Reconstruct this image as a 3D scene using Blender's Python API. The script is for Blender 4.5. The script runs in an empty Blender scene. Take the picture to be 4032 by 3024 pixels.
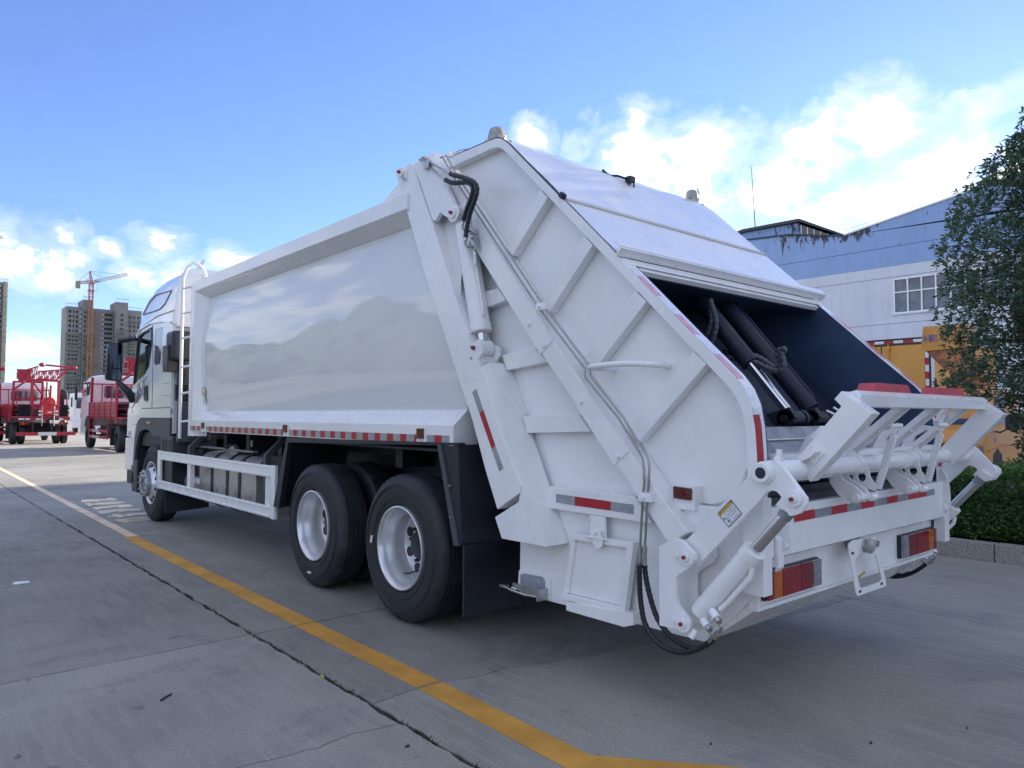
import bpy, bmesh, math, random
from mathutils import Vector, Matrix, noise
R = math.radians
random.seed(7)
C = bpy.context.scene.collection
SC = bpy.context.scene

# ------------------------------------------------------------------ camera
cam = bpy.data.cameras.new('camera')
camo = bpy.data.objects.new('camera', cam); C.objects.link(camo)
cam.sensor_width = 36; cam.lens = 25.54; cam.clip_start = .05; cam.clip_end = 3000
r_, u_, f_ = Vector((0.75509, -0.65562, 0.00279)), Vector((-0.03036, -0.03071, 0.99907)), Vector((0.65492, 0.75447, 0.0431))
camo.matrix_world = Matrix(((r_.x, u_.x, -f_.x, -2.771), (r_.y, u_.y, -f_.y, -4.385), (r_.z, u_.z, -f_.z, 1.45), (0, 0, 0, 1)))
SC.camera = camo

# ------------------------------------------------------------------ sky, sun, exposure
SUN_AZ, SUN_EL = R(76), R(14.5)
SKY_STRENGTH = .13
SUN_STRENGTH = 4.5
SC.view_settings.view_transform = 'Standard'
SC.view_settings.look = 'None'
SC.view_settings.gamma = 1
SC.view_settings.use_curve_mapping = False
SC.view_settings.exposure = 1.78
world = bpy.data.worlds.new('World'); SC.world = world; world.use_nodes = True
sun_dir = Vector((math.sin(SUN_AZ)*math.cos(SUN_EL), math.cos(SUN_AZ)*math.cos(SUN_EL), math.sin(SUN_EL)))

class NT:
    """small helper for building node trees"""
    def __init__(self, tree): self.t = tree; self.n = tree.nodes; self.l = tree.links
    def node(self, typ, **kw):
        n = self.n.new(typ)
        for k, v in kw.items(): setattr(n, k, v)
        return n
    def put(self, sock, v):
        if hasattr(v, 'is_output'): self.l.new(v, sock)
        elif v is not None:
            try: sock.default_value = v
            except Exception: sock.default_value = tuple(v)+(1,)
    def math(self, op, a, b=None, c=None, clamp=False):
        n = self.node('ShaderNodeMath', operation=op, use_clamp=clamp)
        for i, v in enumerate((a, b, c)):
            if v is not None: self.put(n.inputs[i], v)
        return n.outputs[0]
    def vmath(self, op, a, b=None, scale=None):
        n = self.node('ShaderNodeVectorMath', operation=op)
        self.put(n.inputs[0], a)
        if b is not None: self.put(n.inputs[1], b)
        if scale is not None: self.put(n.inputs['Scale'], scale)
        return n.outputs['Value'] if op in ('LENGTH', 'DISTANCE', 'DOT_PRODUCT') else n.outputs[0]
    def noise(self, vec, scale, detail=4, rough=.55, dist=0.):
        n = self.node('ShaderNodeTexNoise')
        if vec is not None: self.put(n.inputs['Vector'], vec)
        n.inputs['Scale'].default_value = scale; n.inputs['Detail'].default_value = detail
        n.inputs['Roughness'].default_value = rough; n.inputs['Distortion'].default_value = dist
        return n.outputs['Fac']
    def ramp(self, x, a, b, lo=0., hi=1., smooth=True):
        n = self.node('ShaderNodeMapRange', interpolation_type='SMOOTHSTEP' if smooth else 'LINEAR')
        self.put(n.inputs[0], x)
        for i, v in enumerate((a, b, lo, hi)): n.inputs[i+1].default_value = v
        return n.outputs[0]
    def mix(self, f, a, b, mode='MIX'):
        n = self.node('ShaderNodeMix', data_type='RGBA', blend_type=mode)
        self.put(n.inputs[0], f); self.put(n.inputs[6], a); self.put(n.inputs[7], b)
        return n.outputs[2]

def build_sky():
    w = NT(world.node_tree); w.n.clear()
    out = w.node('ShaderNodeOutputWorld'); bg = w.node('ShaderNodeBackground')
    bg.inputs['Strength'].default_value = SKY_STRENGTH
    sky = w.node('ShaderNodeTexSky', sky_type='NISHITA', sun_disc=False)
    sky.sun_elevation = SUN_EL; sky.sun_rotation = SUN_AZ
    sky.altitude = 300; sky.air_density = 1.0; sky.dust_density = .06; sky.ozone_density = 1.6
    skyc = w.mix(1.0, sky.outputs[0], SKY_TINT, 'MULTIPLY')
    tc = w.node('ShaderNodeTexCoord'); d = w.vmath('NORMALIZE', tc.outputs['Generated'])
    # cumulus patches, each a direction, an angular size and a flattening
    tot = None
    for (v, r, k) in CLOUDS:
        r *= 1.15
        q = w.vmath('MULTIPLY', w.vmath('SUBTRACT', d, v), (1, 1, k))
        s = w.math('SUBTRACT', 1., w.math('DIVIDE', w.vmath('LENGTH', q), r), clamp=True)
        tot = s if tot is None else w.math('MAXIMUM', tot, s)
    vec = w.vmath('MULTIPLY', d, (1, 1, 1.5))
    # extra cumulus added out of view to brighten the truck's near sides
    away = w.ramp(w.vmath('DOT_PRODUCT', d, tuple(f_)), .74, .50)
    low = w.noise(w.vmath('MULTIPLY', d, (1, 1, 1.4)), 2.6, 3, .5)
    tot = w.math('MAXIMUM', tot, w.math('MULTIPLY', away, w.ramp(low, .36, .62, 0, .8)))
    n1 = w.noise(vec, 11, 10, .6, .45)
    n2 = w.noise(vec, 34, 7, .62, .2)
    f = w.math('ADD', w.math('MULTIPLY', n1, .78), w.math('MULTIPLY', n2, .22))
    dens = w.math('ADD', w.math('MULTIPLY', tot, .60), w.math('MULTIPLY', w.math('SUBTRACT', f, .5), 2.1))
    dens = w.math('MULTIPLY', dens, w.ramp(tot, 0, .12))
    a = w.ramp(dens, .24, .50)
    # thin veil round the patches
    veil = w.math('MULTIPLY', w.ramp(dens, -.05, .35), .3)
    a = w.math('MAXIMUM', a, veil)
    # bright towards the sun and on the tops, greyer in the thick of the cloud
    near = w.ramp(w.vmath('DOT_PRODUCT', d, tuple(sun_dir)), .2, .97)
    sh = w.noise(w.vmath('ADD', vec, (0, 0, .02)), 22, 5, .55, .2)
    tone = w.mix(w.ramp(sh, .36, .62), CLOUD_SHADE, CLOUD_LIT)
    tone = w.mix(near, w.mix(1., tone, (.80, .82, .88), 'MULTIPLY'), tone)
    col = w.mix(a, skyc, tone)
    w.l.new(col, bg.inputs['Color']); w.l.new(bg.outputs[0], out.inputs['Surface'])

SKY_TINT = (.385, .435, .65)
CLOUD_SHADE = (2.7, 2.85, 3.3)
CLOUD_LIT = (3.9, 3.9, 3.95)
CLOUDS = [((0.1097,0.9782,0.1765), .075, 1.3), ((0.1435,0.9775,0.1545), .045, 1.9), ((0.1471,0.9658,0.2138), .034, 1.2), ((0.1986,0.9602,0.1966), .026, 1.9),
          ((0.2510,0.9461,0.2045), .048, 1.6), ((0.2803,0.9432,0.1783), .05, 1.7), ((0.3247,0.9252,0.1963), .042, 1.6), ((0.2316,0.9586,0.1656), .035, 1.6),
          ((0.1247,0.9892,0.0774), .034, 1.8), ((0.1523,0.9872,0.0482), .034, 2.5), ((0.6298,0.6882,0.3602), .035, .9), ((0.7180,0.5858,0.3759), .03, 1.2),
          ((0.7228,0.6014,0.3405), .085, 1.3), ((0.7789,0.5414,0.3165), .10, 1.3), ((0.8350,0.4771,0.2742), .12, 1.5), ((0.8455,0.4149,0.3361), .05, 1.1), ((0.8773,0.3523,0.3261), .10, 1.3),
          ((0.9106,0.3100,0.2733), .13, 1.4), ((0.8886,0.3798,0.2572), .10, 1.7), ((0.9377,0.2353,0.2556), .08, 1.4),
          ((.97, .05, .25), .22, 1.2), ((.9, -.35, .24), .2, 1.5), ((.5, -.8, .3), .22, 1.5), ((-.1, -.95, .25), .2, 1.6), ((-.7, -.68, .22), .2, 1.6),
          ((-.95, -.1, .2), .2, 1.7), ((-.85, .45, .25), .22, 1.6), ((-.45, .87, .2), .16, 1.7), ((-.6, -.2, .75), .2, 1), ((-.8, .15, .42), .26, 1.3), ((-.75, -.45, .45), .28, 1.3), ((-.9, -.3, .12), .2, 1.8), ((-.3, -.9, .12), .2, 1.8), ((-.35, -.75, .5), .26, 1.2), ((-.62, .72, .2), .2, 1.7), ((.15, -.95, .15), .2, 1.8), ((.65, -.7, .15), .2, 1.8), ((.3, -.5, .8), .22, 1)]  # later patches lie out of view, added to brighten the truck
build_sky()
sl = bpy.data.lights.new('sun', 'SUN'); sl.energy = SUN_STRENGTH; sl.angle = R(.6); sl.color = (1, .90, .76)
so = bpy.data.objects.new('sun', sl); C.objects.link(so)
so.rotation_euler = (-sun_dir).to_track_quat('-Z', 'Y').to_euler(); so.location = (60, 20, 40)

# ------------------------------------------------------------------ materials
MATS = {}
def pbr(name, col, rough=.5, metal=0., coat=0., var=.0, vscale=3., bump=0., bscale=60., spec=.5, rvar=0., trans=0., alpha=1., col2=None, c2=(.45, .65), c2scale=8.):
    m = bpy.data.materials.new(name); m.use_nodes = True; t = NT(m.node_tree)
    b = t.n['Principled BSDF']
    b.inputs['Roughness'].default_value = rough; b.inputs['Metallic'].default_value = metal
    b.inputs['Coat Weight'].default_value = coat; b.inputs['Coat Roughness'].default_value = .06
    b.inputs['Specular IOR Level'].default_value = spec
    b.inputs['Transmission Weight'].default_value = trans
    b.inputs['Alpha'].default_value = alpha
    pos = t.node('ShaderNodeNewGeometry').outputs['Position']
    c = tuple(col)+(1,)
    if var or rvar or col2:
        n = t.noise(pos, vscale, 5, .6)
        if var:
            lo = tuple(max(0, x*(1-var)) for x in col)+(1,); hi = tuple(min(1, x*(1+var)) for x in col)+(1,)
            c = t.mix(t.ramp(n, .3, .7), lo, hi)
        if col2:
            c = t.mix(t.ramp(t.noise(pos, c2scale, 8, .65), *c2), c, tuple(col2)+(1,))
        if rvar:
            t.put(b.inputs['Roughness'], t.ramp(n, .3, .7, max(.02, rough-rvar), rough+rvar))
    t.put(b.inputs['Base Color'], c)
    if bump:
        bp = t.node('ShaderNodeBump'); bp.inputs['Strength'].default_value = bump; bp.inputs['Distance'].default_value = .01
        t.put(bp.inputs['Height'], t.noise(pos, bscale, 4, .6)); t.l.new(bp.outputs[0], b.inputs['Normal'])
    MATS[name] = m
    return m

WHITE = pbr('white_paint', (.83, .83, .83), .27, coat=.4, var=.035, vscale=2.6, rvar=.06, bump=.10, bscale=2.4, col2=(.76, .755, .73), c2=(.56, .8), c2scale=5)
PANEL = pbr('glossy_white_panel', (.74, .74, .735), .5, coat=1., var=.02, vscale=.9, spec=.15)  # same white as the body, its duller look darkened into the base colour
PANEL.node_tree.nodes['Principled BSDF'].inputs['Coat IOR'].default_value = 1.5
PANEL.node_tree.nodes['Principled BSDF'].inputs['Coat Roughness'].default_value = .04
CABW = pbr('cab_white', (.83, .83, .83), .12, coat=.7, var=.015, vscale=1.2)
ROOFW = pbr('lid_white', (.82, .82, .82), .3, coat=.2, var=.05, vscale=2.4, rvar=.12, col2=(.68, .68, .67), c2=(.5, .8), c2scale=3)
SEAL = pbr('sealant', (.55, .54, .51), .6, var=.1)
WELD = pbr('weld_white', (.74, .75, .76), .5, bump=.5, bscale=90)
NAVY = pbr('hopper_dark_paint', (.030, .056, .115), .5, var=.25, vscale=2.2, rvar=.1, bump=.04, bscale=14)  # dark paint with a bluish lens haze mixed into its colour
NAVYD = pbr('packer_shaded_paint', (.008, .015, .034), .6, var=.25, vscale=2.2, rvar=.1)  # same hopper paint, darkened in colour to stand for interior shade
BLACK = pbr('black_plastic', (.016, .019, .028), .42, var=.2, vscale=5, rvar=.08)
GREYP = pbr('dark_grey_plastic', (.060, .067, .082), .5, var=.1, vscale=4)
CHASS = pbr('chassis_black', (.012, .016, .026), .5, var=.3, vscale=6, bump=.1)
RUBBER = pbr('tyre_rubber', (.019, .021, .026), .62, var=.25, vscale=7, rvar=.1, bump=.08, bscale=45, col2=(.05, .05, .052), c2=(.5, .8), c2scale=5)
HOSE = pbr('hose_rubber', (.008, .010, .018), .42, var=.2)
STEEL = pbr('worn_steel', (.30, .31, .33), .38, metal=.35, var=.3, vscale=7, rvar=.14, bump=.05, bscale=30)
ZINC = pbr('zinc_plated', (.46, .47, .47), .3, metal=.9, var=.15, vscale=25)
PIPE = pbr('steel_pipe', (.36, .36, .34), .28, metal=.9, var=.1, vscale=20)
CHROME = pbr('chrome_rod', (.62, .62, .63), .09, metal=1.)
SILVER = pbr('rim_silver', (.70, .71, .73), .3, metal=.55, var=.06, vscale=8)
ALU = pbr('tank_aluminium', (.55, .54, .52), .34, metal=.55, var=.1, vscale=6, rvar=.1)
REDT = pbr('red_reflective_tape', (.40, .016, .028), .4, var=.12, vscale=30)
PINKT = pbr('red_reflective_tape_glare', (.60, .27, .30), .3, var=.2, vscale=30, coat=.3)  # red tape paled so its colour carries the sky glare
GREYT = pbr('silver_reflective_tape', (.36, .38, .42), .25, metal=.3, var=.14, vscale=26, coat=.3)
WHTT = pbr('white_reflective_tape', (.70, .72, .74), .2, var=.12, vscale=26, coat=.4)
REDR = pbr('red_rubber_pad', (.46, .055, .075), .55, var=.2, vscale=9, rvar=.1)
REDPIN = pbr('red_grease_cap', (.24, .02, .02), .5)
AMBER = pbr('amber_lens', (.42, .10, .010), .15, coat=.2, var=.25, vscale=50)
AMBERD = pbr('amber_side_lamp', (.10, .022, .012), .15, coat=.3, var=.3, vscale=50)
REDL = pbr('red_lens', (.16, .004, .010), .15, coat=.25, var=.35, vscale=40)
REDL2 = pbr('bright_red_lens', (.22, .004, .010), .15, coat=.25, var=.3, vscale=40)
CLEARL = pbr('clear_lens', (.24, .24, .26), .15, metal=.2, coat=.3, var=.3, vscale=40)
MIRROR = pbr('mirror_glass', (.07, .08, .11), .03, metal=1.)  # dark reflection put into the base colour
STICK = pbr('sticker_white', (.74, .75, .78), .35)
STICKY = pbr('sticker_yellow', (.62, .50, .09), .35)
INK = pbr('sticker_ink', (.01, .012, .03), .4)
INKR = pbr('sticker_red_ink', (.42, .07, .03), .4)
INKB = pbr('sticker_blue_ink', (.05, .07, .38), .4)
INKG = pbr('sticker_grey_ink', (.30, .31, .33), .4)
DECAL = pbr('door_decal', (.16, .165, .19), .3)
DECALR = pbr('door_decal_red', (.30, .10, .09), .3)
WRAP = pbr('wrinkled_wrap', (.36, .37, .34), .35, coat=.3, var=.3, vscale=22, bump=.5, bscale=30)
RED = pbr('drill_truck_red', (.42, .016, .045), .36, coat=.2, var=.15, vscale=3)
REDB = pbr('winch_red', (.55, .02, .03), .4, var=.15, vscale=4)
TRUCKW = pbr('drill_truck_white', (.78, .78, .79), .25, coat=.3, var=.03)
ORANGE = pbr('orange_truck_paint', (.62, .27, .035), .34, coat=.3, var=.07, vscale=2)
ORANGED = pbr('rusty_orange', (.48, .19, .06), .55, var=.25, vscale=3, col2=(.2, .09, .05), c2scale=5)
ORUST = pbr('box_orange', (.68, .33, .06), .4, var=.05, vscale=1.5)
def glass_mat(name, tint=(.30, .36, .42)):
    m = bpy.data.materials.new(name); m.use_nodes = True; t = NT(m.node_tree); t.n.clear()
    o = t.node('ShaderNodeOutputMaterial'); tr = t.node('ShaderNodeBsdfTransparent'); gl = t.node('ShaderNodeBsdfGlossy')
    tr.inputs[0].default_value = tuple(tint)+(1,); gl.inputs['Roughness'].default_value = .02; gl.inputs[0].default_value = (.9, .95, 1, 1)
    fr = t.node('ShaderNodeFresnel'); fr.inputs[0].default_value = 1.5
    mx = t.node('ShaderNodeMixShader'); t.l.new(fr.outputs[0], mx.inputs[0]); t.l.new(tr.outputs[0], mx.inputs[1]); t.l.new(gl.outputs[0], mx.inputs[2])
    t.l.new(mx.outputs[0], o.inputs[0]); MATS[name] = m; return m
GLASS = glass_mat('cab_glass', (.62, .68, .74))
DGLASS = pbr('dark_window_glass', (.035, .05, .09), .05, coat=1., spec=.8)

def ground_mat(name, base, streak=True, tone=1.):
    m = bpy.data.materials.new(name); m.use_nodes = True; t = NT(m.node_tree); b = t.n['Principled BSDF']
    pos = t.node('ShaderNodeNewGeometry').outputs['Position']
    big = t.noise(pos, .42, 6, .6, .6); mid = t.noise(pos, 2.3, 6, .62, .4); fine = t.noise(pos, 70, 5, .75)
    grit = t.noise(pos, 240, 3, .7)
    st = t.noise(t.vmath('MULTIPLY', pos, (15, 1.6, 1)), 1.3, 6, .65, .6)     # brushed finish running along the slabs
    lo = tuple(x*.62 for x in base); hi = tuple(min(1, x*1.25) for x in base)
    c = t.mix(t.ramp(big, .32, .68), lo+(1,), hi+(1,))
    c = t.mix(t.math('MULTIPLY', t.ramp(mid, .35, .7), .5), c, (base[0]*1.12, base[1]*1.10, base[2]*1.04, 1))
    c = t.mix(t.math('MULTIPLY', t.ramp(t.noise(pos, .8, 7, .7, 1.2), .50, .68), .8), c, (base[0]*.58, base[1]*.60, base[2]*.68, 1))   # old damp marks
    if streak: c = t.mix(t.math('MULTIPLY', t.ramp(st, .40, .68), .5), c, (base[0]*1.35, base[1]*1.33, base[2]*1.28, 1))
    c = t.mix(t.math('MULTIPLY', t.ramp(fine, .40, .62), .5), c, (base[0]*.55, base[1]*.56, base[2]*.60, 1))
    c = t.mix(t.math('MULTIPLY', t.ramp(grit, .52, .7), .5), c, (base[0]*1.6, base[1]*1.6, base[2]*1.55, 1))
    spots = t.noise(pos, 6.5, 2, .4)
    c = t.mix(t.math('MULTIPLY', t.ramp(spots, .725, .765), .6), c, (base[0]*.42, base[1]*.43, base[2]*.50, 1))    # oil drops
    oi = t.node('ShaderNodeObjectInfo').outputs['Random']; v = t.ramp(oi, 0, 1, .86, 1.10, False)
    cb = t.node('ShaderNodeCombineColor'); [t.put(cb.inputs[i], v) for i in range(3)]
    c = t.mix(1., c, cb.outputs[0], 'MULTIPLY')
    t.put(b.inputs['Base Color'], c); b.inputs['Roughness'].default_value = .78
    bp = t.node('ShaderNodeBump'); bp.inputs['Strength'].default_value = .3; bp.inputs['Distance'].default_value = .006
    t.put(bp.inputs['Height'], t.math('ADD', t.math('MULTIPLY', fine, .6), t.math('MULTIPLY', grit, .5))); t.l.new(bp.outputs[0], b.inputs['Normal'])
    MATS[name] = m; return m, t, b, c
CONC = ground_mat('concrete', (.275, .268, .240))[0]
CONC2 = ground_mat('far_concrete', (.30, .29, .265))[0]
def paint_mat(name, col, wear, conc=(.26, .252, .228)):
    m = bpy.data.materials.new(name); m.use_nodes = True; t = NT(m.node_tree); b = t.n['Principled BSDF']
    pos = t.node('ShaderNodeNewGeometry').outputs['Position']
    n = t.noise(pos, 7, 9, .72, .4); f = t.noise(pos, 95, 5, .7)
    lo = tuple(x*.78 for x in col)+(1,); c = t.mix(t.ramp(t.noise(pos, 3, 5, .6), .3, .7), lo, tuple(min(1, x*1.1) for x in col)+(1,))
    c = t.mix(t.math('MULTIPLY', t.ramp(f, .48, .66), .38), c, tuple(x*.5 for x in col)+(1,))
    c = t.mix(t.ramp(n, wear, wear+.05), c, conc+(1,))
    t.put(b.inputs['Base Color'], c); b.inputs['Roughness'].default_value = .72
    MATS[name] = m; return m
YEL = paint_mat('yellow_line_paint', (.62, .31, .05), .645)
YELF = paint_mat('sunlit_faded_line_paint', (.80, .62, .44), .68)  # faded paint, brightened so its colour also carries sunlight
TEXTP = paint_mat('faded_letter_paint', (.80, .66, .46), .63)
DIRT = pbr('joint_dirt', (.030, .031, .030), .95, var=.5, vscale=30, bump=.6, bscale=80)
SOIL = pbr('soil', (.055, .042, .032), .95, var=.4, vscale=20, bump=.6, bscale=50)
KERB = pbr('kerb_granite', (.31, .30, .285), .8, var=.28, vscale=55, bump=.25, bscale=120, col2=(.19, .19, .19), c2scale=40)

# ------------------------------------------------------------------ mesh helpers
ROOTS = {}
def tag(o, label=None, cat=None, group=None, kind=None):
    for k, v in (('label', label), ('category', cat), ('group', group), ('kind', kind)):
        if v: o[k] = v
    return o
def link(o, parent=None):
    C.objects.link(o)
    if parent is not None:
        d, q = 1, parent
        while q.parent: d += 1; q = q.parent
        if d >= 3: parent = parent.parent            # never a fourth level
        o.parent = parent
        if parent in ROOTS: o.matrix_parent_inverse = Matrix.Translation(-ROOTS[parent])
    return o
def empty(name, loc, world_parts=True):
    o = bpy.data.objects.new(name, None); C.objects.link(o); o.location = loc; o.empty_display_size = .2
    if world_parts: ROOTS[o] = Vector(loc)
    return o
def copy_tree(o, parent=None):
    c = o.copy(); C.objects.link(c)
    if parent is not None: c.parent = parent
    for ch in list(o.children): copy_tree(ch, c)
    return c

class MB:
    def __init__(s): s.bm = bmesh.new()
    def face(s, pts):
        vs = [s.bm.verts.new(p) for p in pts]
        try: return s.bm.faces.new(vs)
        except ValueError: return None
    def box(s, a, b, rot=None, piv=None):
        a, b = Vector(a), Vector(b)
        P = [Vector((x, y, z)) for x in (a.x, b.x) for y in (a.y, b.y) for z in (a.z, b.z)]
        if rot is not None:
            c = Vector(piv) if piv is not None else (a+b)/2
            P = [c+rot @ (p-c) for p in P]
        v = [s.bm.verts.new(p) for p in P]
        for f in ((0, 1, 3, 2), (4, 6, 7, 5), (0, 4, 5, 1), (2, 3, 7, 6), (0, 2, 6, 4), (1, 5, 7, 3)): s.bm.faces.new([v[i] for i in f])
        return s
    def prism(s, poly, ax, a, b):
        """polygon in the two axes other than ax, extruded from a to b along ax"""
        def P(p, h):
            q = list(p); q.insert('xyz'.index(ax), h); return q
        A = [s.bm.verts.new(P(p, a)) for p in poly]; B = [s.bm.verts.new(P(p, b)) for p in poly]
        n = len(poly)
        s.bm.faces.new(A); s.bm.faces.new(B[::-1])
        for i in range(n): s.bm.faces.new((A[i], B[i], B[(i+1) % n], A[(i+1) % n]))
        return s
    def loft(s, rings, cap=True, closed=True):
        V = [[s.bm.verts.new(p) for p in r] for r in rings]; n = len(V[0])
        for a, b in zip(V, V[1:]):
            for i in range(n if closed else n-1): s.bm.faces.new((a[i], a[(i+1) % n], b[(i+1) % n], b[i]))
        if cap and closed:
            try: s.bm.faces.new(V[0][::-1]); s.bm.faces.new(V[-1])
            except ValueError: pass
        return s
    def cyl(s, p0, p1, r0, r1=None, seg=20, hole=0.):
        p0, p1 = Vector(p0), Vector(p1); r1 = r0 if r1 is None else r1
        d = (p1-p0).normalized(); u = d.orthogonal().normalized(); w = d.cross(u)
        ring = lambda c, r: [c+(u*math.cos(2*math.pi*i/seg)+w*math.sin(2*math.pi*i/seg))*r for i in range(seg)]
        if hole:
            s.loft([ring(p0, hole), ring(p0, r0), ring(p1, r1), ring(p1, hole), ring(p0+d*.0001, hole)], cap=False)
        else: s.loft([ring(p0, r0), ring(p1, r1)])
        return s
    def tube(s, pts, r, seg=10, rib=0., ribn=0., smooth=0, cap=True):
        """sweep along points; rib gives a wound, ribbed hose"""
        P = [Vector(p) for p in pts]
        if smooth: P = spline(P, smooth)
        rings = []; d = 0.; nrm = None
        for i, p in enumerate(P):
            t = (P[min(i+1, len(P)-1)]-P[max(i-1, 0)]).normalized()
            if nrm is None: nrm = t.orthogonal().normalized()
            nrm = (nrm-t*nrm.dot(t)).normalized(); w = t.cross(nrm)
            if i: d += (p-P[i-1]).length
            rr = r(i/(len(P)-1)) if callable(r) else r
            if rib: rr = rr*(1+rib*math.sin(2*math.pi*d/ribn))
            rings.append([p+(nrm*math.cos(2*math.pi*k/seg)+w*math.sin(2*math.pi*k/seg))*rr for k in range(seg)])
        s.loft(rings, cap); return s
    def lathe(s, prof, seg=48, axis='x', org=(0, 0, 0), mod=None):
        """profile of (along axis, radius)"""
        o = Vector(org); rings = []
        for k, (h, r) in enumerate(prof):
            ring = []
            for i in range(seg):
                a = 2*math.pi*i/seg; rr = r+(mod(k, i) if mod else 0)
                c, sn = math.cos(a)*rr, math.sin(a)*rr
                ring.append(o+Vector({'x': (h, c, sn), 'y': (c, h, sn), 'z': (c, sn, h)}[axis]))
            rings.append(ring)
        s.loft(rings, cap=False); return s
    def build(s, name, mat, parent=None, bevel=0., seg=2, smooth=30, label=None, subdiv=0):
        bm = s.bm
        bmesh.ops.recalc_face_normals(bm, faces=bm.faces)
        if bevel:
            E = [e for e in bm.edges if len(e.link_faces) == 2 and e.calc_face_angle(0) > R(28)]
            bmesh.ops.bevel(bm, geom=E, offset=bevel, segments=seg, profile=.6, affect='EDGES', clamp_overlap=True)
        me = bpy.data.meshes.new(name); bm.to_mesh(me); bm.free()
        me.materials.append(mat)
        if smooth:
            for p in me.polygons: p.use_smooth = True
            try: me.set_sharp_from_angle(angle=R(smooth))
            except Exception: pass
        o = bpy.data.objects.new(name, me); link(o, parent)
        if bevel:       # keep the big faces flat and the small bevels round
            w = o.modifiers.new('normals', 'WEIGHTED_NORMAL'); w.keep_sharp = True; w.weight = 80
        if label: o['label'] = label
        return o
def spline(P, n=6):
    out = []
    for i in range(len(P)-1):
        a, b, c, d = P[max(i-1, 0)], P[i], P[i+1], P[min(i+2, len(P)-1)]
        for k in range(n):
            t = k/n
            out.append(.5*((2*b)+(c-a)*t+(2*a-5*b+4*c-d)*t*t+(3*b-a-3*c+d)*t**3))
    out.append(P[-1]); return out
def prismo(name, poly, ax, a, b, mat, parent=None, bevel=.004, **k): return MB().prism(poly, ax, a, b).build(name, mat, parent, bevel, **k)
def boxo(name, a, b, mat, parent=None, bevel=.004, rot=None, **k): return MB().box(a, b, rot).build(name, mat, parent, bevel, **k)
def cylo(name, p0, p1, r, mat, parent=None, r1=None, seg=20, bevel=0., hole=0., **k): return MB().cyl(p0, p1, r, r1, seg, hole).build(name, mat, parent, bevel, smooth=40, **k)
def tubeo(name, pts, r, mat, parent=None, seg=10, smooth=0, rib=0., ribn=0., **k): return MB().tube(pts, r, seg, rib, ribn, smooth).build(name, mat, parent, smooth=60, **k)
def mirrored(o, cx=1.25):
    """a copy of a part on the other side of the truck"""
    c = o.copy(); c.data = o.data.copy(); C.objects.link(c)
    M = Matrix.Translation((2*cx, 0, 0)) @ Matrix.Scale(-1, 4, (1, 0, 0))
    c.data.transform(M); c.data.flip_normals()
    for ch in list(o.children):
        d = mirrored(ch, cx); d.parent = c
    return c
def textmesh(name, txt, size, M, mat, parent=None, extrude=.0, align='CENTER', sx=1.):
    cu = bpy.data.curves.new(name, 'FONT'); cu.body = txt; cu.size = size; cu.align_x = align; cu.align_y = 'CENTER'; cu.extrude = extrude; cu.resolution_u = 3
    t = bpy.data.objects.new(name, cu); C.objects.link(t)
    dg = bpy.context.evaluated_depsgraph_get(); dg.update()
    me = bpy.data.meshes.new_from_object(t.evaluated_get(dg))
    bpy.data.objects.remove(t); me.name = name
    me.transform(M @ Matrix.Diagonal((sx, 1, 1, 1))); me.materials.clear(); me.materials.append(mat)
    o = bpy.data.objects.new(name, me); link(o, parent); return o
def frame2(origin, xdir, ydir):
    x = Vector(xdir).normalized(); y = Vector(ydir); y = (y-x*y.dot(x)).normalized(); z = x.cross(y); o = Vector(origin)
    return Matrix(((x.x, y.x, z.x, o.x), (x.y, y.y, z.y, o.y), (x.z, y.z, z.z, o.z), (0, 0, 0, 1)))

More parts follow.
